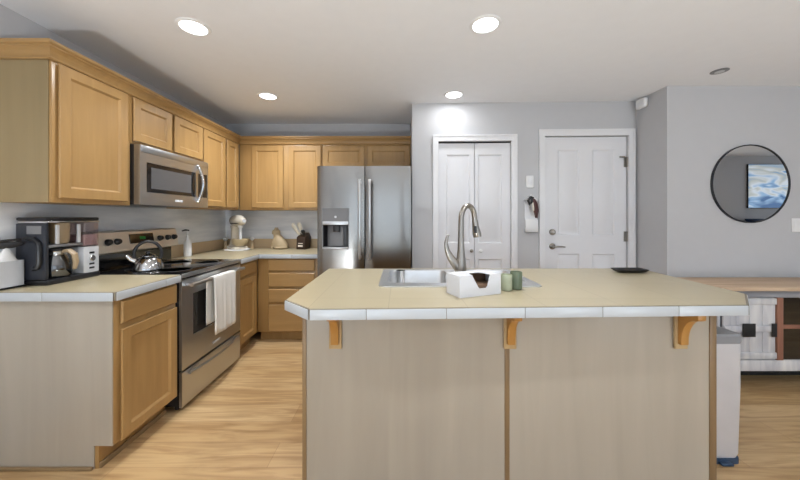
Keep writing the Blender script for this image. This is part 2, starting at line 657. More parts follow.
# walls behind the camera
mb = MB()
mb.plate(rect(XL - .12, XR + .12, 0, CEIL), [rect(a, b, z0, z1) for a, b, z0, z1 in WIN_B], YB - .12, YB, 'y')
struct(mb.build('wall_front', 'wall_paint'), 'grey wall with windows opposite the kitchen', 'wall')
mb = MB()
mb.plate(rect(YB, YR + .12, 0, CEIL), [rect(a, b, z0, z1) for a, b, z0, z1 in WIN_R], XR, XR + .12, 'x')
struct(mb.build('wall_living', 'wall_paint'), 'grey side wall of the living room', 'wall')
struct(MB().box(5.3, 8.6, YB, -.42, 0, CEIL).build('wall_chimney', 'wall_paint'), 'grey chimney breast seen in the mirror', 'wall')
struct(MB().box(-9, 16, -14, -3.7, -.3, -.2).build('ground', 'ground'), 'ground outside the windows', 'ground')

for k, (ax, a, b, z0, z1) in enumerate([('y',) + q for q in WIN_B] + [('x',) + q for q in WIN_R]):
    mb = MB()
    fr = .05
    lo = YB - .09 if ax == 'y' else XR + .03
    hi = lo + .06
    mid = (a + b) / 2
    mb.plate(rect(a, b, z0, z1), [rect(a + fr, mid - fr / 2, z0 + fr, z1 - fr), rect(mid + fr / 2, b - fr, z0 + fr, z1 - fr)], lo, hi, ax)
    o = struct(mb.build('window_%d' % (k + 1), 'trim_white'), 'white framed window letting in daylight', 'window')
    m2 = MB()
    pl = rect(a + fr, b - fr, z0 + fr, z1 - fr)
    m2.prism(pl, lo + .026, lo + .032, ax)
    m2.build('window_glass', 'window_glass', o, world=True)

# ---- doors on the door wall
def casing(name, u0, u1, top, wl=.055):
    mb = MB(DF)
    wd = wl
    prof_out = .018
    mb.plate([(u0 - wd, 0), (u0, 0), (u0, top), (u1, top), (u1, 0), (u1 + wd, 0), (u1 + wd, top + wd + .008), (u0 - wd, top + wd + .008)], [], -prof_out, 0, 'y')
    b2 = .016
    mb.plate([(u0 - wd, 0), (u0 - wd + b2, 0), (u0 - wd + b2, top + wd + .008 - b2), (u1 + wd - b2, top + wd + .008 - b2), (u1 + wd - b2, 0), (u1 + wd, 0), (u1 + wd, top + wd + .008), (u0 - wd, top + wd + .008)],
             [], -prof_out - .007, -prof_out, 'y')
    return struct(mb.build(name, 'trim_white'))


struct(casing('trim_1', P0, P1, PTOP), 'white casing around the pantry door', 'door trim')
struct(casing('trim_2', E0, E1, ETOP), 'white casing around the entry door', 'door trim')

# pantry: two narrow leaves with a seam in the middle
dl = thing('door_1', 'white two-leaf panelled pantry door', 'door', (DF @ Vector((P0, .02, 0))), DWANG)
dl['kind'] = 'structure'
PW = P1 - P0
for k in (0, 1):
    a = .004 + k * (PW / 2)
    b = a + PW / 2 - .006
    mb = MB()
    if k == 0:
        us = [a, a + .078, b - .042, b]
    else:
        us = [a, a + .034, b - .085, b]
    mb.raised_slab(us, [.01, .22, .87, 1.03, 1.925, PTOP - .016], [(1, 1), (1, 3)], 0, .035)
    leaf = mb.build('door_leaf', 'door_white', dl)
    kx = b - .03 if k == 0 else a + .055
    MB().lathe([(.006, 0), (.006, .012), (.016, .018), (.018, .027), (.012, .034), (0, .036)], (kx, 0, .955), 16, Matrix.Rotation(PI / 2, 4, 'X')).build('knob', 'white_plastic' if k else 'nickel', leaf)
MB().box(.0, PW, .002, .04, PTOP - .012, PTOP, .0).build('track', 'dark_recess', dl)

struct(MB(DF).box(-.0, DWLEN, .1105, .13, 0, CEIL).build('wall_light_block', 'dark_recess'), 'dark board added behind the pantry and entry doors to block light', 'wall')  # added backing that stops light leaking through the door seams

# entry door
de = thing('door_2', 'white panelled entry door with lever and deadbolt', 'door', (DF @ Vector((E0, .02, 0))), DWANG)
de['kind'] = 'structure'
EW = E1 - E0
mb = MB()
mb.raised_slab([.004, .14, .352, .482, .70, EW - .004], [.01, .22, .926, 1.112, 1.968, ETOP - .006], [(1, 1), (3, 1), (1, 3), (3, 3)], 0, .045)
slab = mb.build('door_leaf', 'door_white', de)
R90 = Matrix.Rotation(PI / 2, 4, 'X')
MB().lathe([(.031, 0), (.031, .012), (.026, .02), (.012, .024), (.012, .034), (0, .034)], (.085, 0, 1.143), 24, R90).build('deadbolt', 'nickel', slab)
mb = MB()
mb.lathe([(.030, 0), (.030, .008), (.022, .014), (.010, .016), (.010, .045), (0, .045)], (.085, 0, 1.0), 24, R90)
mb.tube([(.085, -.042, 1.0), (.12, -.046, 1.001), (.16, -.044, 1.0), (.195, -.038, .996)], [.010, .009, .008, .006], 10)
mb.build('lever_handle', 'nickel', slab)
for z in (1.84, 1.10, .3):
    mb = MB()
    mb.cyl((EW - .002, -.012, z - .05), (EW - .002, -.012, z + .05), .008, seg=10)
    mb.box(EW - .03, EW - .004, -.004, -.001, z - .05, z + .05)
    mb.build('hinge', 'nickel', slab)
mb = MB()
mb.box(EW - .075, EW - .02, -.012, -.004, 1.882, 1.9, .003)
mb.cyl((EW - .06, -.004, 1.89), (EW - .06, -.022, 1.89), .007, seg=10)
mb.build('door_stop', 'nickel', slab)

# baseboards (mostly hidden)
struct(MB().box(DW1[0] + .0, XR, YR - .014, YR, 0, .09, .003).build('baseboard_right', 'trim_white'), 'white baseboard below the mirror wall', 'baseboard')
mb = MB(DF)
for a, b in ((0.0, P0 - .055), (P1 + .055, E0 - .055), (E1 + .055, DWLEN)):
    mb.box(a, b, -.014, 0, 0, .09, .003)
struct(mb.build('baseboard_doors', 'trim_white'), 'white baseboard between the doors', 'baseboard')

# backsplash panels between counters and wall cabinets
struct(MB().box(XL, XL + .008, 1.40, YK, 0.90, 1.372).build('trim_3', 'backsplash', shift=False), 'pale streaked backsplash behind the range', 'backsplash')
struct(MB().box(XL + .008, -.80, YK - .008, YK, 0.90, 1.372).build('trim_4', 'backsplash', shift=False), 'pale streaked backsplash behind the mixer', 'backsplash')

# ================================================================== kitchen cabinets
XU, XUB = -1.82, XL + .008      # carcass front of wall cabinets
ZU0, ZU1 = 1.372, 2.13


def cabinet(name, label, loc, rotz, w, d, z0, z1, fronts, cat='cabinet', group=None, toe=0.0, end=None, bodymat='maple'):
    """carcass with face frame, facing -y at y=0; fronts: (kind,u0,u1,za,zb)"""
    t = thing(name, label, cat, loc, rotz, group)
    mb = MB()
    if toe:
        mb.box(0, w, 0, d, z0 + toe, z1, .002)
        mb.box(0.0, w, .075, d, z0, z0 + toe)
    else:
        mb.box(0, w, 0, d, z0, z1, .0008)
    mb.build('carcass', bodymat, t)
    for kind, a, b, za, zb in fronts:
        if kind == 'door':
            MB().panel(a, b, za, zb, -.02, .0195).build('door', 'maple', t)
        elif kind == 'drawer':
            MB().slab_front(a, b, za, zb, -.02, .0195).build('drawer_front', 'maple_across', t)
    return t


Z0, Z1 = 0.0, 0.868
DU = XU - XUB
YU0 = 1.619
# wall cabinets on the left
c = cabinet('wall_cabinet', 'tall single-door maple wall cabinet nearest the camera, left of the microwave', (XU, YU0, 0), 90, 2.089 - YU0, DU, ZU0, ZU1,
            [('door', .022, .437, 1.395, 2.108)], 'wall cabinet')
MB().box(-.005, -.0005, .012, DU, ZU0, ZU1).build('end_panel', 'maple_end', c)
cabinet('wall_cabinet', 'short two-door maple wall cabinet directly above the microwave', (XU, 2.092, 0), 90, 2.838 - 2.092, DU, 1.793, ZU1,
        [('door', .008, .36, 1.812, 2.108), ('door', .39, .742, 1.812, 2.108)], 'wall cabinet')
cabinet('wall_cabinet', 'two-door maple wall cabinet between the microwave and the room corner', (XU, 2.841, 0), 90, 3.49 - 2.841, DU, ZU0, ZU1,
        [('door', .006, .362, 1.395, 2.108), ('door', .39, .625, 1.395, 2.108)], 'wall cabinet')
# back run
YUB = 3.51
cabinet('wall_cabinet', 'two-door maple wall cabinet on the back wall, above the knife block', (-1.818, YUB, 0), 0, -.879 + 1.818, YK - .008 - YUB, ZU0, ZU1,
        [('door', .146, .502, 1.397, 2.096), ('door', .562, .926, 1.397, 2.096)], 'wall cabinet')
cabinet('wall_cabinet', 'short two-door maple wall cabinet above the refrigerator', (-.876, YUB, 0), 0, .12 + .876, YK - .001 - YUB, 1.83, ZU1,
        [('door', .006, .474, 1.852, 2.096), ('door', .508, .986, 1.852, 2.096)], 'wall cabinet')

# crown moulding swept round the wall cabinets
def sweep(path, prof):
    """path: 2-D polyline, prof: (out, z) with out to the right-hand side of travel"""
    loops = []
    for i, p in enumerate(path):
        p = Vector(p)
        if i == 0:
            t = (Vector(path[1]) - p).normalized()
            nrm, k = Vector((t.y, -t.x)), 1
        elif i == len(path) - 1:
            t = (p - Vector(path[i - 1])).normalized()
            nrm, k = Vector((t.y, -t.x)), 1
        else:
            t1 = (p - Vector(path[i - 1])).normalized()
            t2 = (Vector(path[i + 1]) - p).normalized()
            n1, n2 = Vector((t1.y, -t1.x)), Vector((t2.y, -t2.x))
            nrm = (n1 + n2).normalized()
            k = 1 / max(.2, nrm.dot(n1))
        loops.append([(p.x + nrm.x * o * k, p.y + nrm.y * o * k, z) for o, z in prof])
    return loops


crown_prof = [(0, 2.114), (.012, 2.114), (.015, 2.120), (.012, 2.127), (.004, 2.130), (.006, 2.142), (.013, 2.156), (.024, 2.166), (.034, 2.171), (.034, 2.177), (.043, 2.181), (.046, 2.187), (.046, 2.199), (0, 2.199)]
crown_path = [(XL + .001, YU0 - .006), (XU + .001, YU0 - .006), (XU + .001, YUB - .001), (XA - .002, YUB - .001)]
mb = MB()
mb.rings(sweep(crown_path, crown_prof))
tag(mb.build('crown_moulding', 'maple_across', shift=False, smooth=14), 'stepped maple crown moulding along the tops of the wall cabinets', 'moulding')

# base cabinets on the left
XF = -1.475
YC0, YRG0, YRG1 = 1.595, 2.042, 2.80
DB = XF - XL - .002
c = cabinet('base_cabinet', 'maple base cabinet with one drawer and one door left of the range', (XF, YC0, 0), 90, YRG0 - YC0 - .004, DB, Z0, Z1,
            [('drawer', .030, .432, .735, .853), ('door', .030, .432, .122, .706)], 'base cabinet', toe=.118)
mb = MB()
# end panel (facing the camera) with toe notch, and shoe strip
e = -.006
mb.prism([(0.0, .12), (.094, .12), (.094, .0), (DB, 0), (DB, Z1), (0, Z1)], e, -.0005, 'x')
mb.build('end_panel', 'maple_panel', c)
MB().box(-.02, -.0065, .094, DB, 0, .017, .004).build('shoe_strip', 'maple_trim', c)
MB().box(.0, YRG0 - YC0 - .004, .062, .0745, 0, .03, .004).build('shoe_strip', 'maple_trim', c)
cabinet('base_cabinet', 'narrow maple base cabinet with a drawer and a door right of the range', (XF, YRG1 + .006, 0), 90, 3.205 - YRG1 - .006, DB, Z0, Z1,
        [('drawer', .022, .342, .738, .853), ('door', .022, .342, .122, .712)], 'base cabinet', toe=.105)
YBF = 3.21
cabinet('base_cabinet', 'maple base cabinet with four stacked drawers between the corner and the refrigerator', (XF + .001, YBF, 0), 0, -.83 - XF - .001, YK - .002 - YBF, Z0, Z1,
        [('drawer', .117, .595, .738, .858), ('drawer', .117, .595, .574, .716), ('drawer', .117, .595, .412, .552), ('drawer', .117, .595, .115, .390)], 'drawer cabinet', toe=.105)

# countertops
ZC0, ZC1 = .870, .914


def edge_tiles(path, parent, mat='edge_tile', z0=ZC0 - .002, z1=ZC1 - .003, tile=.334, phase=0.0, world=True):
    """row of edge tiles along an open polyline (outside on the right of travel)"""
    mb, gr = MB(), MB()
    for i in range(len(path) - 1):
        a, b = Vector(path[i]), Vector(path[i + 1])
        L = (b - a).length
        t = (b - a) / L
        ang = math.degrees(math.atan2(t.y, t.x))
        F = FR(a.x, a.y, ang)
        s = 0.0
        cut = [0.0]
        x = phase if i == 1 or len(path) == 2 else tile
        while x < L - .03:
            if x > .03:
                cut.append(x)
            x += tile
        cut.append(L)
        for p, q in zip(cut, cut[1:]):
            mb.box(p + .0012, q - .0012, -.011, -.0006, z0, z1, .0025, 2, F)
        gr.box(.001, L - .001, -.0085, -.0004, z0 + .001, z1 + .0005, 0, 1, F)
    mb.build('edge_tile', mat, parent, world=world)
    gr.build('edge_grout', 'edge_grout', parent, world=world)


XCF = -1.447
ct = tag(MB().prism([(XL + .009, 1.572), (XCF, 1.572), (XCF, YRG0 - .003), (XL + .009, YRG0 - .003)], ZC0, ZC1, 'z').build('countertop', 'counter_tile'),
         'short beige tiled countertop with pale edge under the coffee maker', 'countertop')
edge_tiles([(XL + .009, 1.572), (XCF, 1.572), (XCF, YRG0 - .003)], ct, phase=.334)
MB().box(XL + .009, XL + .018, 1.572, YRG0 - .003, ZC1 + .0005, 1.016, .003).build('backsplash_strip', 'splash_tan', ct, world=True)
YBC = 3.182
cl = tag(MB().prism([(XL + .009, YRG1 + .004), (XCF, YRG1 + .004), (XCF, YBC), (-.835, YBC), (-.835, YK - .009), (XL + .009, YK - .009)], ZC0, ZC1, 'z').build('countertop', 'counter_tile'),
         'L-shaped beige tiled countertop running from the range round the corner to the refrigerator', 'countertop')
edge_tiles([(XCF, YRG1 + .004), (XCF, YBC), (-.835, YBC)], cl)
mb = MB()
mb.prism([(XL + .009, YRG1 + .004), (XL + .022, YRG1 + .004), (XL + .022, YK - .022), (-.835, YK - .022), (-.835, YK - .009), (XL + .009, YK - .009)], ZC1 + .0005, 1.026, 'z')
mb.build('backsplash_strip', 'splash_tan', cl, world=True)

# ================================================================== range
rg = thing('range', 'stainless steel electric range with black glass cooktop between the base cabinets', 'stove', (-1.50, 2.046, 0), 90)
RW, RD = .75, 0.635
MB().box(0, RW, -.040, RD - .01, .04, .887, .002).build('body', 'black_plastic', rg)
MB().box(0, RW, -.040, RD - .01, .8875, .895).build('top_frame', 'black_plastic', rg)
mb = MB()
mb.box(-.003 + .003, RW, -.058, RD - .05, .8955, .916, .006)
ck = mb.build('cooktop', 'black_glass', rg)
MB().box(.0, RW, -.064, -.0585, .888, .917, .002).build('trim_strip', 'steel', ck)
for bx, by, br in ((.19, .12, .105), (.56, .12, .085), (.19, .38, .08), (.56, .38, .105)):
    rr = br
    MB().lathe([(rr - .003, .9162), (rr - .003, .9166), (rr, .9166), (rr, .9162)], (bx, by, 0), 40).build('burner_ring', 'grey_plastic', ck)
# oven door
dr = MB()
dr.plate(rect(0.002, RW - .002, .276, .875), [rect(.112, RW - .078, .474, .764)], -.060, -.0405, 'y')
door = dr.build('oven_door', 'steel', rg)
MB().box(.113, RW - .079, -.054, -.046, .475, .763).build('oven_window', 'smoked_window', door)
MB().box(.113, RW - .079, -.0455, -.0408, .475, .763).build('door_core', 'dark_recess', door)
mb = MB()
mb.tube([(.03, -.106, .838), (.2, -.108, .838), (.55, -.108, .838), (.72, -.106, .838)], .0135, 14)
for x in (.045, .705):
    mb.box(x - .012, x + .012, -.105, -.0605, .828, .848, .004)
mb.build('handle', 'steel', door)
MB().box(.34, .43, -.0625, -.0603, .315, .335, .001).build('badge', 'silver_plastic', door)
# drawer with a pulled lip
mb = MB()
mb.prism([(-.058, .03), (-.060, .20), (-.060, .262), (-.0405, .262), (-.0405, .03)], .003, RW - .003, 'x')
dw = mb.build('drawer', 'steel', rg)
mb = MB()
mb.tube([(.06 + .63 * k / 14, -.072 - .030 * math.sin(PI * k / 14), .236) for k in range(15)], .011, 12)
mb.build('handle', 'steel', dw)
for x in (.05, RW - .05):
    for y in (.0, .5):
        MB().cyl((x, y, 0), (x, y, .0395), .02, seg=14).build('foot', 'black_plastic', rg)
# backguard: steel console over a black riser
mb = MB()
mb.prism([(RD - .115, 1.035), (RD - .138, 1.045), (RD - .112, 1.185), (RD - .095, 1.195), (RD - .02, 1.195), (RD - .02, .9), (RD - .06, .9), (RD - .06, 1.035)], 0.0, RW, 'x')
bgd = mb.build('backguard', 'steel_warm', rg)
MB().box(.004, RW - .004, RD - .075, RD - .0605, .9165, 1.034).build('riser', 'black_glass', bgd)
LEAN = math.atan2(.026, .14)


def on_guard(u, z):
    f = (z - 1.045) / .14
    return Vector((u, RD - .138 + .026 * f, z))


def knob(u, z, r=.021):
    m = Matrix.Translation(on_guard(u, z)) @ Matrix.Rotation(PI / 2 - LEAN, 4, 'X')
    b = MB()
    b.lathe([(r * 1.1, .001), (r * 1.1, .006), (r, .009), (r * .85, .024), (r * .7, .027), (0, .027)], (0, 0, 0), 20, m)
    return b.build('knob', 'black_plastic', bgd)


for u, z in ((.085, 1.118), (.155, 1.118), (.545, 1.118), (.63, 1.118), (.705, 1.118)):
    knob(u, z)
mm = Matrix.Translation(on_guard(.37, 1.13)) @ Matrix.Rotation(-LEAN, 4, 'X')
MB().box(-.112, .112, -.004, -.001, -.036, .036, .001, 1, mm).build('display', 'black_glass', bgd)
MB().box(-.022, .03, -.0052, -.0042, -.008, .012, 0, 1, mm).build('clock_readout', 'green_glow', bgd)

# kettle on the front left burner
kt = thing('kettle', 'polished steel kettle with black loop handle standing on the cooktop', 'kettle', (-1.80, 2.215, .9172), 40)
MB().lathe([(.088, 0), (.094, .006), (.094, .018), (.09, .03), (.082, .056), (.064, .082), (.045, .096), (.0, .099)], (0, 0, 0), 40).build('body', 'kettle_steel', kt)
mb = MB()
mb.lathe([(.044, .0965), (.044, .102), (.03, .110), (.0, .114)], (0, 0, 0), 28)
mb.build('lid', 'kettle_steel', kt)
MB().lathe([(.006, .113), (.014, .122), (.013, .132), (0, .136)], (0, 0, 0), 16).build('lid_knob', 'black_plastic', kt)
mb = MB()
mb.tube([(-.06, 0, .060), (-.095, 0, .082), (-.118, 0, .112)], [.024, .017, .012], 14)
mb.build('spout', 'chrome', kt)
mb = MB()
pts = []
for k in range(15):
    a = math.radians(172 - 164 * k / 14)
    pts.append((.079 * math.cos(a), 0, .105 + .098 * math.sin(a)))
mb.tube([(-.070, 0, .078)] + pts + [(.071, 0, .077)], .0105, 10)
mb.build('handle', 'black_plastic', kt)

# dish towel over the oven handle
def towel():
    prof = []
    r = .0165
    for k in range(13):
        prof.append((-.108 + r + .002, .838 - .335 * (1 - k / 12)))
    for k in range(1, 8):
        a = PI * k / 8
        prof.append((-.108 + (r + .001) * math.cos(a), .838 + (r + .001) * math.sin(a)))
    for k in range(15):
        prof.append((-.108 - r - .001, .838 - .415 * k / 14))
    nt_ = 26
    vs, fs = [], []
    for i, (y, z) in enumerate(prof):
        front = i >= 20
        back = i < 13
        for j in range(nt_ + 1):
            u = j / nt_
            drop = max(0, .838 - z)
            x = (.245 if not back else .212) + u * (.30 if not back else .27)
            if not front and not back:
                f = (i - 12) / 8
                x = (.212 + (.245 - .212) * f) + u * (.27 + .03 * f)
            wav = .007 * math.sin(u * 15 + .6) * min(1, drop * 5) + .004 * math.sin(u * 31) * min(1, drop * 4)
            yy = y
            if front:
                yy = y - abs(wav) - .012 * min(1, drop * 3) * (u - .5) ** 2
                zz = z - .02 * drop * math.sin(u * 3.0)
            else:
                yy = y + (.3 * wav if back else 0)
                zz = z
            vs.append((x, yy, zz))
    for i in range(len(prof) - 1):
        for j in range(nt_):
            a = i * (nt_ + 1) + j
            fs.append((a, a + 1, a + nt_ + 2, a + nt_ + 1))
    mb = MB(FR(-1.50, 2.046, 90))
    mb.add(vs, fs)
    o = mb.build('dish_towel', 'towel_cloth', smooth=80)
    s = o.modifiers.new('thick', 'SOLIDIFY')
    s.thickness = .0025
    s.offset = 0
    return tag(o, 'white cotton dish towel hanging over the oven door handle', 'towel')


towel()

# ================================================================== microwave
mw = thing('microwave', 'stainless steel over-the-range microwave below the short wall cabinet', 'microwave', (-1.80, 2.096, 1.380), 90)
MW, MH = .742, .408
MB().box(0, MW, .0, .34, 0.0, MH, .004).build('body', 'black_plastic', mw)
mb = MB()
mb.plate(rect(0, MW, 0.0, MH), [rect(.055, .575, .087, .295), rect(.603, MW - .012, .087, .295)], -.042, -.001, 'y')
dr = mb.build('door', 'steel', mw)
MB().box(.056, .574, -.038, -.03, .088, .294).build('window', 'smoked_window', dr)
MB().box(.10, .52, -.0385, -.0381, .115, .265).build('window_screen', 'screen_grey', dr)
MB().box(.604, MW - .013, -.040, -.03, .088, .294).build('control_panel', 'smoked_window', mw)
mb = MB()
pts = []
for k in range(13):
    f = k / 12
    pts.append((.598, -.046 - .045 * math.sin(PI * f), .045 + .318 * f))
mb.tube(pts, .012, 12)
mb.build('handle', 'chrome', dr)
MB().box(.0, MW, -.046, -.0425, MH - .05, MH - .004, .002).build('vent_strip', 'steel', mw)
MB().box(.33, .41, -.0445, -.0423, .030, .05, .001).build('badge', 'silver_plastic', dr)

# ================================================================== refrigerator
fg = thing('refrigerator', 'stainless steel side-by-side refrigerator with water dispenser beside the wall corner', 'refrigerator', (-.79, 2.95, 0), 0)
FW, FH = .896, 1.78
MB().box(.004, FW - .004, .076, .85, .0, FH - .012, .004).build('cabinet', 'grey_plastic', fg)


def bow(x, a, b, amt=.016):
    f = (x - (a + b) / 2) / ((b - a) / 2)
    return .012 - amt * (1 - f * f * f * f) + .002


def door_piece(mb, a, b, p, q, z0, z1, y1=.072):
    """slice of a bowed door a..b between x=p..q and z0..z1"""
    n_ = max(2, int((q - p) / .02))
    poly = [(p + (q - p) * k / n_, bow(p + (q - p) * k / n_, a, b)) for k in range(n_ + 1)]
    poly += [(q, y1), (p, y1)]
    mb.prism(poly, z0, z1, 'z')


LA, LB = 0.0, .449
RA, RB = .457, FW
HX0, HX1, HZ0, HZ1 = .056, .300, 1.000, 1.226
mb = MB()
door_piece(mb, LA, LB, LA, LB, .07, HZ0)
door_piece(mb, LA, LB, LA, HX0, HZ0, HZ1)
door_piece(mb, LA, LB, HX1, LB, HZ0, HZ1)
door_piece(mb, LA, LB, LA, LB, HZ1, FH)
ld = mb.build('door', 'steel_vertical', fg)
mb = MB()
door_piece(mb, RA, RB, RA, RB, .07, FH)
rd = mb.build('door', 'steel_vertical', fg)
for d_, x in ((ld, .412), (rd, .506)):
    mb = MB()
    mb.tube([(x, -.052, .90), (x, -.060, .95), (x, -.060, 1.60), (x, -.052, 1.645)], .0135, 14, 0.8)
    mb.box(x - .01, x + .01, -.052, .0, .905, .93, .003)
    mb.box(x - .01, x + .01, -.052, .0, 1.61, 1.635, .003)
    mb.build('handle', 'steel', d_)
mb = MB()
mb.plate(rect(HX0 - .004, HX1 + .004, HZ0 - .012, 1.378), [rect(HX0 + .004, HX1 - .004, HZ0 + .004, HZ1 - .006)], -.009, -.003, 'y')
dp = mb.build('dispenser', 'grey_plastic', ld)
MB().box(HX0, HX1, -.014, -.0092, HZ1 - .006, HZ1 + .026, .002).build('trim_bar', 'steel', dp)
mb = MB()
mb.add([(HX0, -.002, HZ0 + .001), (HX1, -.002, HZ0 + .001), (HX1, -.002, HZ1 - .001), (HX0, -.002, HZ1 - .001), (HX0 + .03, .06, HZ0 + .01), (HX1 - .03, .06, HZ0 + .01), (HX1 - .03, .06, HZ1 - .01), (HX0 + .03, .06, HZ1 - .01)],
       [(0, 1, 5, 4), (1, 2, 6, 5), (2, 3, 7, 6), (3, 0, 4, 7)])
mb.build('recess', 'black_plastic', dp, smooth=0)
MB().box(HX0 + .055, HX1 - .055, .045, .058, HZ0 + .012, HZ1 - .012, .002).build('recess_back', 'grey_plastic', dp)
MB().box(HX0 + .095, HX1 - .085, .0, .044, HZ1 - .075, HZ1 - .012, .006).build('nozzle', 'black_plastic', dp)
MB().box(HX0 + .002, HX1 - .002, -.02, .03, HZ0 - .008, HZ0 + .008, .003).build('drip_tray', 'steel', dp)
MB().cyl((.178, -.0092, 1.295), (.178, -.012, 1.295), .011, seg=16).build('button', 'silver_plastic', dp)
mb = MB()
mb.box(.01, FW - .01, .05, .075, .012, .066, .002)
mb.build('kick_grille', 'black_plastic', fg)

# ================================================================== island
isl = thing('island_base', 'island cabinet with pale wood panels and corbels under the tiled top', 'kitchen island', (.55, 1.9, 0), 0)
IX0, IX1, IY0, IY1 = -.472, 1.529, 1.50, 2.25
SX = .518      # seam
MB().box(IX0 + .02, SX - .012, IY0, IY0 + .016, .0, ZC0 - .003).build('panel', 'maple_panel', isl, world=True)
MB().box(SX + .012, IX1 - .034, IY0, IY0 + .016, .0, ZC0 - .003).build('panel', 'maple_panel', isl, world=True)
MB().box(SX - .0115, SX + .0115, IY0 - .004, IY0 + .016, .0, ZC0 - .003, .002).build('batten', 'maple_trim', isl, world=True)
MB().box(IX0, IX0 + .0195, IY0 - .004, IY0 + .016, .0, ZC0 - .003, .002).build('corner_trim', 'maple_trim', isl, world=True)
MB().box(IX1 - .0335, IX1, IY0 - .004, IY0 + .016, .0, ZC0 - .003, .002).build('corner_trim', 'maple_trim', isl, world=True)
MB().box(IX0, IX0 + .018, IY0 + .0165, IY1, .0, ZC0 - .003).build('side_panel', 'maple', isl, world=True)
MB().box(IX1 - .018, IX1, IY0 + .0165, IY1, .0, ZC0 - .003).build('side_panel', 'maple', isl, world=True)
MB().box(IX0 + .0185, IX1 - .0185, IY1 - .018, IY1, .1, ZC0 - .003).build('back_frame', 'maple', isl, world=True)
for k in range(4):
    a = IX0 + .02 + k * .49
    m_ = MB(FR(0, 0))
    M180 = Matrix.Translation((2 * a + .47, 2 * IY1, 0)) @ Matrix.Rotation(PI, 4, 'Z')
    b = MB(M180)
    b.panel(a, a + .47, .12, .84, IY1 - .02, .0195)
    b.build('door', 'maple', isl, world=True)


def corbel(x):
    mb = MB()
    mb.box(x - .030, x + .030, IY0 - .016, IY0 - .0045, .662, ZC0 - .003, .002)
    pl = mb.build('corbel', 'corbel_plate', isl, world=True)
    prof = [(IY0 - .0162, .688), (IY0 - .034, .688)]
    for k in range(1, 11):
        a = math.radians(90 * k / 10)
        prof.append((IY0 - .034 - .075 * (1 - math.cos(a)), .703 + .122 * math.sin(a)))
    prof += [(IY0 - .118, .832), (IY0 - .118, ZC0 - .003), (IY0 - .0162, ZC0 - .003)]
    MB().prism(prof, x - .018, x + .018, 'x', .0015).build('bracket', 'corbel_wood', pl, world=True)


for x in (-.310, .528, 1.348):
    corbel(x)

# countertop with chamfered corners and a hole for the sink
TX0, TX1, TY0, TY1 = -.5225, 1.735, 1.262, 2.28
SKX0, SKX1, SKY0, SKY1 = -.118, .775, 1.672, 2.215
top = [(-.373, 1.285), (1.506, 1.348), (1.708, 1.538), (1.765, 2.29), (TX0, TY1), (TX0, 1.428)]
hole = rrect(SKX0 + .02, SKX1 - .02, SKY0 + .02, SKY1 - .02, .05)
it = tag(MB().plate(top, [hole], ZC0, ZC1, 'z').build('countertop', 'counter_tile'), 'large beige tiled island countertop with clipped corners and white tile edge', 'countertop')
edge_tiles([top[5], top[0], top[1], top[2], top[3]], it, phase=.233)

# sink
sk = thing('sink', 'stainless steel drop-in double sink set in the island top', 'sink', (.33, 1.94, ZC1), 0)
MIDX = .328
hl = rrect(SKX0 + .045, MIDX - .018, SKY0 + .085, SKY1 - .045, .05)
hr = rrect(MIDX + .018, SKX1 - .045, SKY0 + .085, SKY1 - .045, .05)
mb = MB()
mb.plate(rrect(SKX0, SKX1, SKY0, SKY1, .03), [hl, hr], ZC1 + .0008, ZC1 + .007, 'z')
mb.build('rim', 'sink_steel', sk, world=True)
for a, b in ((SKX0 + .045, MIDX - .018), (MIDX + .018, SKX1 - .045)):
    loops = []
    for ins, z, r in ((0, ZC1 + .006, .05), (.004, ZC1 - .01, .05), (.012, .76, .055), (.022, .735, .06), (.05, .722, .05)):
        loops.append([(p[0], p[1], z) for p in rrect(a + ins, b - ins, SKY0 + .085 + ins, SKY1 - .045 - ins, r)])
    mb = MB()
    mb.rings(loops, close_first=False)
    bs = mb.build('basin', 'sink_steel', sk, world=True, smooth=60)
    MB().lathe([(.045, .7225), (.042, .725), (.03, .7235), (0, .7235)], ((a + b) / 2, (SKY0 + SKY1) / 2, 0), 24).build('drain', 'chrome', bs, world=True)

# faucet
fc = thing('faucet', 'brushed nickel gooseneck kitchen faucet rising behind the napkin box', 'faucet', (.337, 1.712, ZC1 + .0072), 0)
mb = MB()
mb.lathe([(.034, 0), (.034, .006), (.027, .02), (.026, .05), (.030, .09), (.026, .13), (.019, .19), (.0165, .26)], (0, 0, 0), 28)
mb.build('body', 'nickel', fc)
pts, rs = [], []
pts.append((0, 0, .24)); rs.append(.0165)
pts.append((0, .0, .33)); rs.append(.0155)
for k in range(1, 15):
    a = PI - (PI * 1.0) * k / 14
    s = .050 * (1 + math.cos(a))
    pts.append((s * .88, s * .47, .352 + .084 * math.sin(a)))
    rs.append(.015)
MB().tube(pts, rs, 16).build('spout', 'nickel', fc)
ex, ey, ez = pts[-1]
mb = MB()
mb.tube([(ex, ey, ez + .004), (ex + .004, ey + .002, ez - .03), (ex + .013, ey + .007, ez - .075), (ex + .016, ey + .008, ez - .092)], [.0165, .018, .025, .023], 18)
sp = mb.build('spray_head', 'nickel', fc)
MB().box(ex - .008, ex + .006, ey - .0215, ey - .008, ez - .07, ez - .03, .004).build('spray_button', 'black_plastic', sp)
mb = MB()
mb.tube([(-.006, -.004, .075), (-.034, -.006, .115), (-.060, -.008, .152), (-.078, -.010, .19), (-.085, -.011, .23), (-.078, -.010, .262), (-.070, -.010, .276)],
        [.026, .024, .020, .014, .010, .008, .005], 14, .7)
mb.build('lever', 'nickel', fc)

# steel tumbler standing in the left bowl
tag(MB().lathe([(.024, .7262), (.026, .728), (.030, .935), (.0315, .938), (.029, .936), (.024, .74), (0, .735)], (.005, 2.08, 0), 24).build('tumbler', 'chrome'),
    'shiny steel tumbler standing in the left bowl of the sink', 'tumbler')

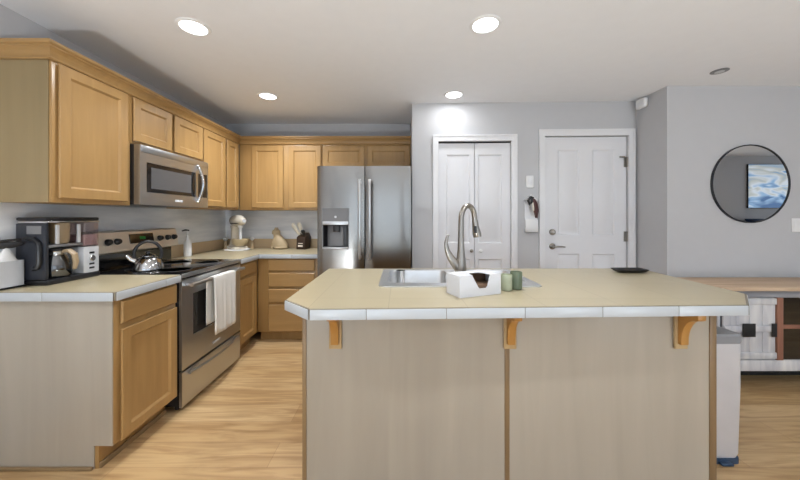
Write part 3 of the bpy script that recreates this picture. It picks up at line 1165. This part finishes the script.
# napkin box on the island
NB = thing('napkin_box', 'open white cardboard box with a notched front on the island', 'box', (.278, 1.446, ZC1 + .0005), math.degrees(math.atan2(.086, .22)))
bw, bd, bh, th = .236, .121, .098, .004
mb = MB()
mb.plate([(0, 0), (bw, 0), (bw, bh), (.172, bh), (.158, .045), (.150, .036), (.112, .036), (.103, .045), (.072, bh), (0, bh)], [], 0, th, 'y')
mb.build('front_panel', 'box_card', NB)
mb = MB()
mb.box(0, th, th + .0004, bd - th, .0, bh)
mb.build('side_panel', 'box_card', NB)
MB().box(bw - th, bw, th + .0004, bd - th, .0, bh).build('side_panel', 'box_card', NB)
MB().box(0, bw, bd - th + .0004, bd, 0, bh).build('back_panel', 'box_card', NB)
MB().box(th + .0003, bw - th - .0003, bd - th - .0016, bd - th - .0002, .0045, bh - .001).build('inner_lining', 'box_inside', NB)
MB().box(th + .0003, bw - th - .0003, th + .0004, bd - th - .0004, .0, .004).build('bottom', 'box_inside', NB)
mb = MB()
mb.plate([(0.0, bd), (0.0, 0), (.072, 0), (.085, .05), (.10, .068), (.15, .068), (.163, .05), (.172, 0), (bw, 0), (bw, bd)], [], bh + .0003, bh + .003, 'z')
mb.build('lid', 'box_card', NB)
tag(MB(FR(.278, 1.446, math.degrees(math.atan2(.086, .22)))).box(.015, bw - .015, .014, bd - .014, ZC1 + .006, ZC1 + .05, .003).build('napkins', 'box_inside'),
    'brown paper napkin stack inside the white notched box', 'napkins')


def candle(x, y, r, h, mat, label):
    t = thing('candle', label, 'candle', (x, y, ZC1 + .0005), 0)
    MB().lathe([(r - .004, 0), (r, .004), (r, h - .003), (r - .002, h), (r - .005, h - .001), (r - .006, h - .014)], (0, 0, 0), 28).build('jar', mat, t)
    MB().lathe([(r - .0065, .01), (r - .0065, h - .015), (.003, h - .015)], (0, 0, 0), 24).build('wax', 'candle_sage', t)
    MB().cyl((0, 0, h - .015), (.001, 0, h - .006), .0015, seg=6).build('wick', 'wick', t)


candle(.553, 1.610, .0285, .082, 'candle_sage', 'small pale sage candle beside the white napkin box')
candle(.613, 1.637, .0305, .092, 'candle_green', 'taller dark green candle behind the pale sage one')

# black flat tray at the back right
tr = thing('tray', 'flat black tray lying near the back right of the island', 'tray', (1.578, 2.13, ZC1 + .0005), 0)
mb = MB()
mb.rings([[(p[0], p[1], z) for p in rrect(-.106 + i, .106 - i, -.055 + i, .055 - i, .02)] for i, z in ((.03, 0), (.016, .006), (.0, .022), (.003, .024), (.012, .016), (.022, .006))])
mb.build('dish', 'black_plastic', tr)

# trash bin right of the island
tb = thing('trash_bin', 'slim silver trash bin standing at the right end of the island', 'trash bin', (1.697, 1.80, 0), 0)
mb = MB()
mb.rings([[(p[0], p[1], z) for p in rrect(-.098 + i, .098 - i, -.183 + i, .183 - i, .03)] for i, z in ((.012, .028), (.006, .05), (.0, .40), (.0, .632))])
mb.build('body', 'bin_silver', tb)
mb = MB()
mb.rings([[(p[0], p[1], z) for p in rrect(-.1 + i, .1 - i, -.186 + i, .186 - i, .03)] for i, z in ((.002, .6325), (0, .64), (0, .672), (.006, .68))])
mb.build('lid', 'bin_lid', tb)
mb = MB()
mb.rings([[(p[0], p[1], z) for p in rrect(-.094 + i, .094 - i, -.178 + i, .178 - i, .03)] for i, z in ((0, 0), (0, .0275))])
mb.build('base', 'bin_foot', tb)
MB().box(-.03, .03, -.2, -.176, .004, .016, .003).build('pedal', 'bin_foot', tb)

# ================================================================== small things on the left counter
# coffee maker, its front towards +x
cm = thing('coffee_maker', 'black and silver drip coffee maker on the counter left of the range', 'coffee maker', (-1.955, 1.708, ZC1 + .0005), 90)
CWd, CDp = .305, .165       # width along the wall, depth
MB().box(0, CWd, -.012, CDp, 0, .03, .008).build('base', 'black_plastic', cm)
MB().box(0, .02, .0, CDp, .0305, .345, .006).build('side_panel', 'navy_plastic', cm)
MB().box(.0205, .205, CDp - .04, CDp, .0305, .345, .004).build('back_column', 'black_plastic', cm)
mb = MB()
mb.box(0, CWd, -.004, CDp, .357, .378, .008)
ld_ = mb.build('lid', 'black_plastic', cm)
MB().box(.002, CWd - .002, -.006, CDp - .004, .3455, .3565, .003).build('lid_band', 'chrome', ld_)
mb = MB()
mb.lathe([(.036, .225), (.042, .24), (.044, .335), (.042, .345)], (.122, .055, 0), 28)
fb = mb.build('filter_basket', 'basket_beige', cm)
for x in (.054, .172):
    MB().box(x, x + .016, -.004, .008, .225, .335, .003).build('basket_post', 'silver_plastic', fb)
MB().box(.02, .205, -.002, .12, .207, .222, .004).build('shelf', 'grey_plastic', cm)
tk = MB().box(.207, CWd, .0, CDp, .195, .344, .006).build('water_tank', 'tank_glass', cm)
MB().box(.212, CWd - .005, .006, CDp - .006, .20, .27, .004).build('water', 'mauve_glass', tk)
pn = MB().box(.207, CWd, -.002, CDp, .0305, .194, .005).build('control_panel', 'silver_plastic', cm)
MB().cyl((.255, -.0025, .120), (.255, -.014, .120), .018, seg=20, bev=.003).build('dial', 'chrome', pn)
for z in (.155, .085, .06):
    MB().box(.24, .272, -.0045, -.0022, z - .006, z + .006, .001).build('button', 'black_plastic', pn)
# handle shaped recess on the side facing the camera
mb = MB()
pts = [(-.006, .10, .262), (-.009, .05, .258), (-.010, .026, .235), (-.010, .022, .20), (-.010, .022, .13), (-.010, .034, .098), (-.008, .05, .094), (-.008, .056, .105)]
mb.tube(pts, .0125, 10)
mb.build('side_handle', 'black_plastic', cm)
MB().box(-.003, -.0003, .02, .1, .285, .33, .001).build('badge', 'grey_plastic', cm)
# carafe (its own thing, stands on the hot plate)
cf = thing('carafe', 'dark glass coffee carafe with beige handle standing in the coffee maker', 'carafe', (-1.955 - .052, 1.708 + .098, ZC1 + .0312), 90)
MB().lathe([(.056, 0), (.067, .012), (.071, .05), (.067, .09), (.050, .128), (.044, .145), (.046, .152)], (0, 0, 0), 32).build('bowl', 'carafe_glass', cf)
MB().lathe([(.047, .1523), (.048, .166), (.03, .171), (0, .172)], (0, 0, 0), 28).build('lid', 'black_plastic', cf)
MB().lathe([(.0485, .128), (.0495, .131), (.046, .145), (.0475, .1515), (.0465, .1515)], (0, 0, 0), 32).build('band', 'chrome', cf)
mb = MB()
mb.tube([(.004, -.045, .150), (.008, -.074, .152), (.016, -.094, .13), (.022, -.096, .085), (.024, -.086, .045)], [.010, .013, .014, .013, .010], 10, 1.4)
mb.build('handle', 'basket_beige', cf)

# grey bin at the very left with things in it
gb = thing('storage_bin', 'small light grey bin at the left end of the counter', 'bin', (-2.091, 1.642, ZC1 + .0015), 0)
MB().box(-.040, .040, -.066, .062, 0, .010, .003).build('base', 'black_plastic', gb)
mb = MB()
mb.plate(rrect(-.038, .038, -.062, .058, .012), [rrect(-.034, .034, -.058, .054, .010)], .0105, .145, 'z')
mb.build('wall', 'pale_grey', gb)
MB().box(-.0335, .0335, -.0575, .0535, .0105, .015).build('floor_plate', 'pale_grey', gb)
mb = MB()
vs, fs = [], []
nx, ny = 8, 10
for i in range(nx + 1):
    for j in range(ny + 1):
        u, v = i / nx, j / ny
        hgt = .135 + .075 * math.sin(PI * u) * math.sin(PI * v) + .012 * math.sin(9 * u + 4 * v) * math.sin(PI * u) * math.sin(PI * v)
        vs.append((-.031 + .062 * u, -.052 + .10 * v, hgt))
n1 = len(vs)
for i in range(nx + 1):
    for j in range(ny + 1):
        u, v = i / nx, j / ny
        vs.append((-.031 + .062 * u, -.052 + .10 * v, .0155))
for i in range(nx):
    for j in range(ny):
        a = i * (ny + 1) + j
        fs.append((a, a + 1, a + ny + 2, a + ny + 1))
        fs.append((a + n1, a + ny + 1 + n1, a + ny + 2 + n1, a + 1 + n1))
per = [i * (ny + 1) for i in range(nx + 1)] + [nx * (ny + 1) + j for j in range(1, ny + 1)] + [i * (ny + 1) + ny for i in range(nx - 1, -1, -1)] + [j for j in range(ny - 1, 0, -1)]
for a, b in zip(per, per[1:] + per[:1]):
    fs.append((a, b, b + n1, a + n1))
mb = MB(FR(-2.091, 1.642, 0, ZC1 + .0015))
mb.add(vs, fs)
tag(mb.build('plastic_bag', 'white_plastic', smooth=60), 'crumpled white plastic bag heaped in the grey bin', 'bag')
mb = MB(FR(-2.091, 1.642, 0, ZC1 + .0015))
mb.tube([(-.03, -.05, .226), (-.005, -.015, .229), (.015, .02, .230), (.032, .045, .236), (.036, .052, .238)], [.018, .019, .018, .013, .007], 10, .5)
mb.tube([(-.02, -.055, .242), (.01, -.01, .254), (.034, .04, .258)], [.005, .006, .005], 8)
tag(mb.build('tongs', 'black_plastic'), 'black tongs lying across the white bag', 'tongs')

# soap bottle right of the range
sb = thing('soap_bottle', 'clear white pump bottle at the wall right of the range', 'bottle', (-2.045, 2.985, ZC1 + .0005), 60)
MB().lathe([(.028, 0), (.033, .005), (.033, .125), (.028, .15), (.013, .168), (.012, .18)], (0, 0, 0), 24).build('body', 'white_plastic', sb)
mb = MB()
mb.lathe([(.015, .1802), (.015, .2), (.006, .205), (.006, .245), (0, .246)], (0, 0, 0), 16)
pm = mb.build('pump', 'white_plastic', sb)
mb = MB()
mb.tube([(.012, 0, .25), (-.02, 0, .255), (-.05, 0, .247)], [.008, .008, .006], 10)
mb.build('nozzle', 'black_plastic', pm)

# stand mixer in the corner
sm = thing('stand_mixer', 'cream stand mixer with beige bowl on a white board in the counter corner', 'mixer', (-1.873, 3.575, ZC1 + .0115), -38)
MB().box(-.12, .10, -.075, .075, 0, .035, .02, 4).build('base', 'cream_enamel', sm)
mb = MB()
mb.rings([[(p[0] + dx, p[1], z) for p in rrect(-.05 - e_, .05 + e_, -.045 - e_, .045 + e_, .03)] for dx, e_, z in ((-.075, .005, .034), (-.07, -.008, .12), (-.06, -.006, .22), (-.055, .0, .27))])
mb.build('column', 'cream_enamel', sm)
mb = MB()
lp = []
for k in range(13):
    f = k / 12
    x = -.15 + .31 * f
    rr = .07 * max(.05, math.sin(PI * min(1, max(0, .03 + f * .94)))) ** .42
    if f > .55:
        rr *= 1 - .25 * (f - .55)
    lp.append([(x, rr * .92 * math.cos(2 * PI * q / 24), .325 + rr * math.sin(2 * PI * q / 24)) for q in range(24)])
mb.rings(lp)
hd = mb.build('head', 'cream_enamel', sm, smooth=60)
mb = MB()
mb.rings([[(.0 + rx * math.cos(a_), ry * math.sin(a_), z) for a_ in [2 * PI * q / 32 for q in range(32)]] for rx, ry, z in ((.128, .060, .288), (.131, .063, .290), (.131, .063, .299), (.128, .060, .301))])
mb.build('band', 'knife_wood', hd)
MB().cyl((.163, 0, .325), (.145, 0, .325), .022, seg=20, bev=.004).build('hub', 'silver_plastic', hd)
mb = MB()
mb.cyl((.07, 0, .10), (.07, 0, .262), .016, seg=16)
mb.cyl((.07, 0, .248), (.07, 0, .285), .026, .03, seg=20)
mb.build('beater', 'white_plastic', sm)
mb = MB()
mb.lathe([(.045, .036), (.05, .042), (.072, .06), (.086, .09), (.09, .12), (.087, .12), (.081, .09), (.068, .065), (0, .048)], (.055, 0, 0), 32)
mb.build('bowl', 'beige_enamel', sm)
MB().cyl((-.06, .052, .2), (-.06, .07, .2), .014, seg=16, bev=.003).build('speed_knob', 'black_plastic', sm)
tag(MB().lathe([(.13, 0), (.137, .004), (.137, .009), (.134, .011)], (-1.873, 3.575, ZC1 + .0004), 48).build('round_board', 'white_plastic'),
    'round white board under the stand mixer', 'board')


def shaker(x, y, label):
    t = thing('shaker', label, 'shaker', (x, y, ZC1 + .0005), 0)
    MB().lathe([(.02, 0), (.022, .004), (.016, .03), (.018, .065), (.012, .09), (.01, .096)], (0, 0, 0), 20).build('body', 'splash_tan', t)
    MB().lathe([(.008, .0962), (.017, .105), (.025, .117), (.019, .134), (0, .141)], (0, 0, 0), 20).build('top', 'white_plastic', t)


shaker(-2.06, 3.66, 'tan shaker with white ball top, left of the stand mixer')
shaker(-1.785, 3.745, 'tan shaker with white ball top, right of the stand mixer')

# cat figurine
def cat():
    t = thing('cat_figurine', 'sandy stone figurine of a seated cat on the back counter', 'figurine', (-1.43, 3.705, ZC1 + .0008), 0)
    mb = MB()
    prof = [(.004, .074, .060, 0), (.006, .084, .066, .012), (.006, .086, .068, .035), (.0, .080, .064, .07), (-.012, .068, .056, .11), (-.026, .052, .047, .142),
            (-.038, .041, .040, .162), (-.045, .040, .040, .174), (-.050, .046, .045, .19), (-.051, .047, .046, .205), (-.050, .040, .040, .22), (-.048, .026, .027, .23), (-.047, .006, .006, .234)]
    mb.rings([[(c + rx * math.cos(2 * PI * k / 28), ry * math.sin(2 * PI * k / 28), z) for k in range(28)] for c, rx, ry, z in prof])
    mb.lathe([(.0, -.018), (.020, -.012), (.023, 0), (.018, .010), (0, .015)], (-.078, 0, .188), 14)
    for sy in (-1, 1):
        mb.tube([(-.045, sy * .022, .13), (-.066, sy * .026, .07), (-.076, sy * .028, .022)], [.026, .022, .017], 12)
        mb.lathe([(0, 0), (.018, .002), (.02, .012), (.012, .022), (0, .025)], (-.088, sy * .028, 0), 12)
    mb.tube([(.072, -.03, .022), (.05, -.062, .020), (.0, -.076, .018), (-.04, -.072, .014)], [.018, .017, .015, .010], 10)
    mb.build('body', 'stone_cat', t, smooth=70)
    for sy in (-1, 1):
        MB().lathe([(.020, 0), (.014, .016), (.0, .038)], (-.048, sy * .024, .222), 12).build('ear', 'stone_cat', t)
    return t


cat()

# knife block with knives
kb = thing('knife_block', 'dark wooden knife block with pale label beside the refrigerator', 'knife block', (-1.15, 3.69, ZC1 + .0005), -14)
mb = MB()
mb.prism([(-.065, 0), (.065, 0), (.085, .135), (.04, .195), (-.055, .14)], -.055, .055, 'x', .003)
mb.build('block', 'knife_wood', kb)
MB().box(-.03, .03, -.0675, -.0625, .03, .05, .0005).build('label_plate', 'ivory', kb)
MB().box(-.03, .03, -.0655, -.0605, .066, .074, .0005).build('label_line', 'ivory', kb)
KF = FR(-1.15, 3.69, -14, ZC1 + .0005)
for k, (x, y, h, lab) in enumerate(((-.036, -.03, .135, 'white-handled knife, leftmost in the dark knife block'), (-.002, -.01, .13, 'white-handled knife, second from the left in the knife block'),
                                    (.036, -.036, .06, 'dark-handled knife low at the right of the knife block'))):
    zt = .14 + .055 * (y + .055) / .095 + .017
    mb = MB(KF)
    lean = -.36 if k == 0 else -.06
    mb.tube([(x, y, zt), (x + lean * h * .3, y - .03 * h / .1, zt + h * .4), (x + lean * h * .7, y - .05 * h / .1, zt + h * .8), (x + lean * h * .75, y - .055 * h / .1, zt + h)], [.013, .017, .02, .012], 10, 1.3)
    tag(mb.build('knife', 'ivory' if k < 2 else 'black_plastic'), lab, 'knife', 'knives in the block')

# ================================================================== things on the walls
# keypad and key holder between the doors (local frame of the door wall)
def wx(X):
    return X - DW0[0]


kp = thing('wall_chime', 'small white box on the wall above the key holder', 'chime box', DF @ Vector((wx(1.292), 0, 1.584)), DWANG)
MB().box(-.037, .037, -.022, -.0003, 0, .122, .008, 3).build('cover', 'white_plastic', kp)
MB().box(-.02, .02, -.0235, -.0222, .03, .092, .002).build('face_plate', 'trim_white', kp)
kh = thing('key_holder', 'white gabled key holder on the wall between the doors', 'key holder', DF @ Vector((wx(1.305), 0, 1.145)), DWANG)
mb = MB()
mb.prism([(-.06, 0), (.06, 0), (.06, .31), (-.06, .31)], -.006, -.0003, 'y')
mb.build('back_board', 'trim_white', kh)
mb = MB()
mb.prism([(-.07, .312), (.062, .312), (0.0, .372)], -.03, -.0003, 'y', .002)
mb.build('roof', 'white_plastic', kh)
MB().box(-.06, .06, -.034, -.0065, 0, .125, .003).build('pocket', 'white_plastic', kh)
MB().tube([(0, -.0065, .30), (0, -.018, .296), (0, -.02, .305)], .003, 8).build('hook', 'nickel', kh)
ky = thing('keychain', 'dark red and black keychain hanging on the white key holder', 'keys', DF @ Vector((wx(1.308), -.052, 1.285)), DWANG)
mb = MB()
mb.tube([(.0, 0, .205), (-.014, -.004, .15), (-.03, -.003, .13), (-.046, 0, .17), (-.02, .003, .212)], .012, 8)
mb.build('strap', 'black_plastic', ky)
mb = MB()
mb.tube([(.004, -.004, .185), (.016, -.008, .14), (.026, -.008, .07), (.03, -.006, .0)], [.014, .026, .026, .012], 10, .6)
mb.build('fob', 'red_dark', ky)
MB().tube([(-.006, -.014, .15), (-.004, -.018, .10), (.0, -.016, .07)], [.006, .009, .006], 8, .5).build('key', 'ivory', ky)

# door chime box high on the return wall
t = thing('motion_sensor', 'small rounded white box high on the return wall by the ceiling', 'sensor', (DW1[0] - .0003, 2.965, 2.335), -90)
MB().box(-.055, .055, -.045, 0, 0, .088, .014, 3).build('cover', 'white_plastic', t)
MB().box(-.03, .03, -.0465, -.0452, .02, .05, .002).build('lens', 'trim_white', t)

# round mirror
mi = thing('mirror', 'round wall mirror with thin black rim on the right wall', 'mirror', (3.052, YR - .0005, 1.583), 0)
R90m = Matrix.Rotation(PI / 2, 4, 'X')
MB().lathe([(.332, .002), (.332, .012)], (0, 0, 0), 96, R90m).build('glass', 'mirror_silver', mi)
MB().lathe([(.333, .0005), (.333, .0185), (.335, .020), (.339, .020), (.341, .018), (.341, .0005)], (0, 0, 0), 96, R90m).build('rim', 'mirror_rim', mi)

# light switch right of the mirror
sw = thing('light_switch', 'white double light switch plate on the wall right of the mirror', 'light switch', (3.48, YR, 1.165), 0)
MB().box(-.06, .06, -.007, -.0003, 0, .117, .003).build('plate', 'white_plastic', sw)
for x in (-.026, .026):
    MB().box(x - .016, x + .016, -.0105, -.0072, .026, .091, .002).build('rocker', 'white_plastic', sw)

# recessed lights
def downlight(x, y, label, group=None, watts=1.0):
    t = thing('ceiling_light', label, 'ceiling light', (x, y, CEIL), 0, group)
    MB().lathe([(.072, -.0004), (.072, -.006), (.078, -.009), (.09, -.005), (.093, -.0004)], (0, 0, 0), 40).build('trim_ring', 'white_plastic', t)
    MB().lathe([(.0715, -.0006), (.0715, -.004), (0, -.0045)], (0, 0, 0), 40).build('lens', 'lamp_lens', t)
    L = bpy.data.lights.new('lamp_glow', 'AREA')
    L.shape = 'DISK'
    L.size = .14
    L.energy = LAMP_W * watts
    L.color = (.95, .975, 1)
    L.spread = math.radians(140 if watts >= 1 else 180)
    lo = bpy.data.objects.new('lamp_glow', L)
    COL.objects.link(lo)
    lo.parent = t
    lo.location = (0, 0, -.012)
    return t


downlight(-1.245, 1.87, 'round recessed ceiling light nearest the left wall cabinets, closer to the camera')
downlight(.508, 1.845, 'round recessed ceiling light over the island sink, largest on the right')
downlight(-1.25, 2.935, 'small round recessed ceiling light near the left back corner', None, 2.0)
downlight(.504, 2.90, 'small round recessed ceiling light just in front of the pantry door', None, .32)
for x, y in ((-1.245, .5), (.508, .5), (-1.2, -1.6), (1.2, -1.6), (3.6, .3), (3.6, -1.8)):  # extra downlights, added out of view to give the room more light
    downlight(x, y, 'round recessed ceiling light added behind the camera for more light, out of view', 'added ceiling lights behind the camera')

# open-bowl uplighters, added unseen behind the camera to brighten the ceiling
def uplighter(x, y, label):
    t = thing('fill_lamp', label, 'added fill lamp', (x, y, 0), 0)
    MB().lathe([(.15, 0), (.15, .015), (.02, .03), (.018, .13), (.02, .15)], (0, 0, 0), 32).build('stand', 'iron', t)
    MB().lathe([(.02, .1505), (.10, .17), (.17, .24), (.175, .27), (.17, .27), (.165, .242), (.095, .178), (0, .16)], (0, 0, 0), 40).build('bowl_shade', 'white_plastic', t)
    MB().lathe([(0, .1605), (.05, .18), (.055, .21), (.03, .24), (0, .25)], (0, 0, 0), 24).build('bulb', 'lamp_lens', t)
    L = bpy.data.lights.new('lamp_glow', 'AREA')
    L.shape = 'DISK'
    L.size = .30
    L.energy = UP_FILL_W
    L.color = (.86, .935, 1)
    lo = bpy.data.objects.new('lamp_glow', L)
    COL.objects.link(lo)
    lo.parent = t
    lo.location = (0, 0, .275)
    lo.rotation_euler = (PI, 0, 0)


uplighter(-1.0, -1.1, 'short black uplighter added unseen behind the camera to light the ceiling, on the kitchen side')
uplighter(2.7, -1.2, 'short black uplighter added unseen behind the camera to light the ceiling, on the living room side')

# flat grey disc on the ceiling
sd = thing('smoke_detector', 'flat grey disc on the ceiling near the mirror wall', 'smoke detector', (2.51, 2.435, CEIL), 0)
MB().lathe([(.056, -.0004), (.056, -.003), (.05, -.005), (0, -.006)], (0, 0, 0), 36).build('disc', 'grey_plastic', sd)
MB().lathe([(.03, -.0065), (.026, -.008), (0, -.008)], (0, 0, 0), 24).build('cap', 'pale_grey', sd)

# ================================================================== console table
cs = thing('console_table', 'rustic painted wood console with plank top under the round mirror', 'console table', (2.40, 2.32, 0), 0)
CW, CD = 1.55, .36
MB().box(-.025, CW + .025, -.03, CD, .745, .773, .003).build('top', 'console_top', cs)
MB().box(0, CW, 0, .022, .69, .7445, .002).build('apron', 'console_grey', cs)
MB().box(0, CW, -.004, .022, .142, .222, .002).build('bottom_rail', 'console_white', cs)
MB().box(.0, CW, .0225, CD - .012, .205, .222).build('floor_board', 'console_grey', cs)
MB().box(0, CW, CD - .0115, CD, .142, .7445).build('back_board', 'iron', cs)
for a, b in ((0, .02), (CW - .02, CW)):
    MB().box(a, b, .0225, CD - .012, .2225, .7445).build('side_board', 'console_white', cs)
for a in (.42, 1.085):
    MB().box(a, a + .046, -.004, .03, .2225, .6895, .002).build('stile', 'console_red', cs)
for a, b in ((.023, .415), (1.138, CW - .023)):
    d_ = MB()
    nn = 4
    wq = (b - a) / nn
    for k in range(nn):
        d_.box(a + k * wq + .0015, a + (k + 1) * wq - .0015, .004, .018, .226, .686, .002)
    dd = d_.build('door', 'console_white', cs)
    m_ = MB()
    for z in (.235, .435, .64):
        m_.box(a + .002, b - .002, -.007, .0035, z, z + .045, .002)
    m_.build('door_rail', 'console_white', dd)
    for z in (.40,):
        MB().box(a + .13, a + .225, -.014, -.0075, z, z + .1, .002).build('iron_plate', 'iron', dd)
        MB().box(b - .045, b - .008, -.014, -.0075, z, z + .1, .002).build('iron_hinge', 'iron', dd)
MB().box(.467, 1.084, .004, .03, .455, .485, .002).build('shelf_edge', 'console_red', cs)
MB().box(.467, 1.084, .0305, CD - .012, .455, .475).build('shelf', 'console_grey', cs)
MB().box(.469, 1.082, .008, .012, .487, .688).build('glass', 'console_glass', cs)
MB().box(.469, 1.082, .008, .012, .2235, .453).build('glass', 'console_glass', cs)
for x in (.0, CW - .06):
    for y in (.14, CD - .06):
        MB().box(x, x + .06, y, y + .05, 0, .142, .002).build('leg', 'iron', cs)
MB().box(.06, CW - .06, .16, .18, .03, .1415).build('shade_board', 'iron', cs)  # dark board that draws the shadow under the console

# ================================================================== what the mirror shows
tv = thing('television', 'flat television showing a blue and white picture, seen in the round mirror', 'television', (7.22, -.42, 1.87), 180)
MB().box(-.722, .722, -.028, -.0005, -.412, .412, .006).build('housing', 'black_plastic', tv)
MB().box(-.714, .714, -.030, -.0285, -.404, .404).build('screen', 'tv_picture', tv)
sh = tag(MB().box(6.12, 8.4, -.4195, -.22, 1.12, 1.17, .004).build('mantel_shelf', 'knife_wood'), 'dark wooden shelf below the television, behind the camera', 'shelf')
tag(MB().lathe([(.06, 1.1705), (.08, 1.175), (.14, 1.23), (.155, 1.262), (.148, 1.262), (.12, 1.22), (0, 1.19)], (6.52, -.315 + .0, 0), 32,
               Matrix.Scale(.55, 4, (0, 1, 0))).build('bowl', 'blue_dark'), 'dark blue bowl on the shelf under the television', 'bowl')
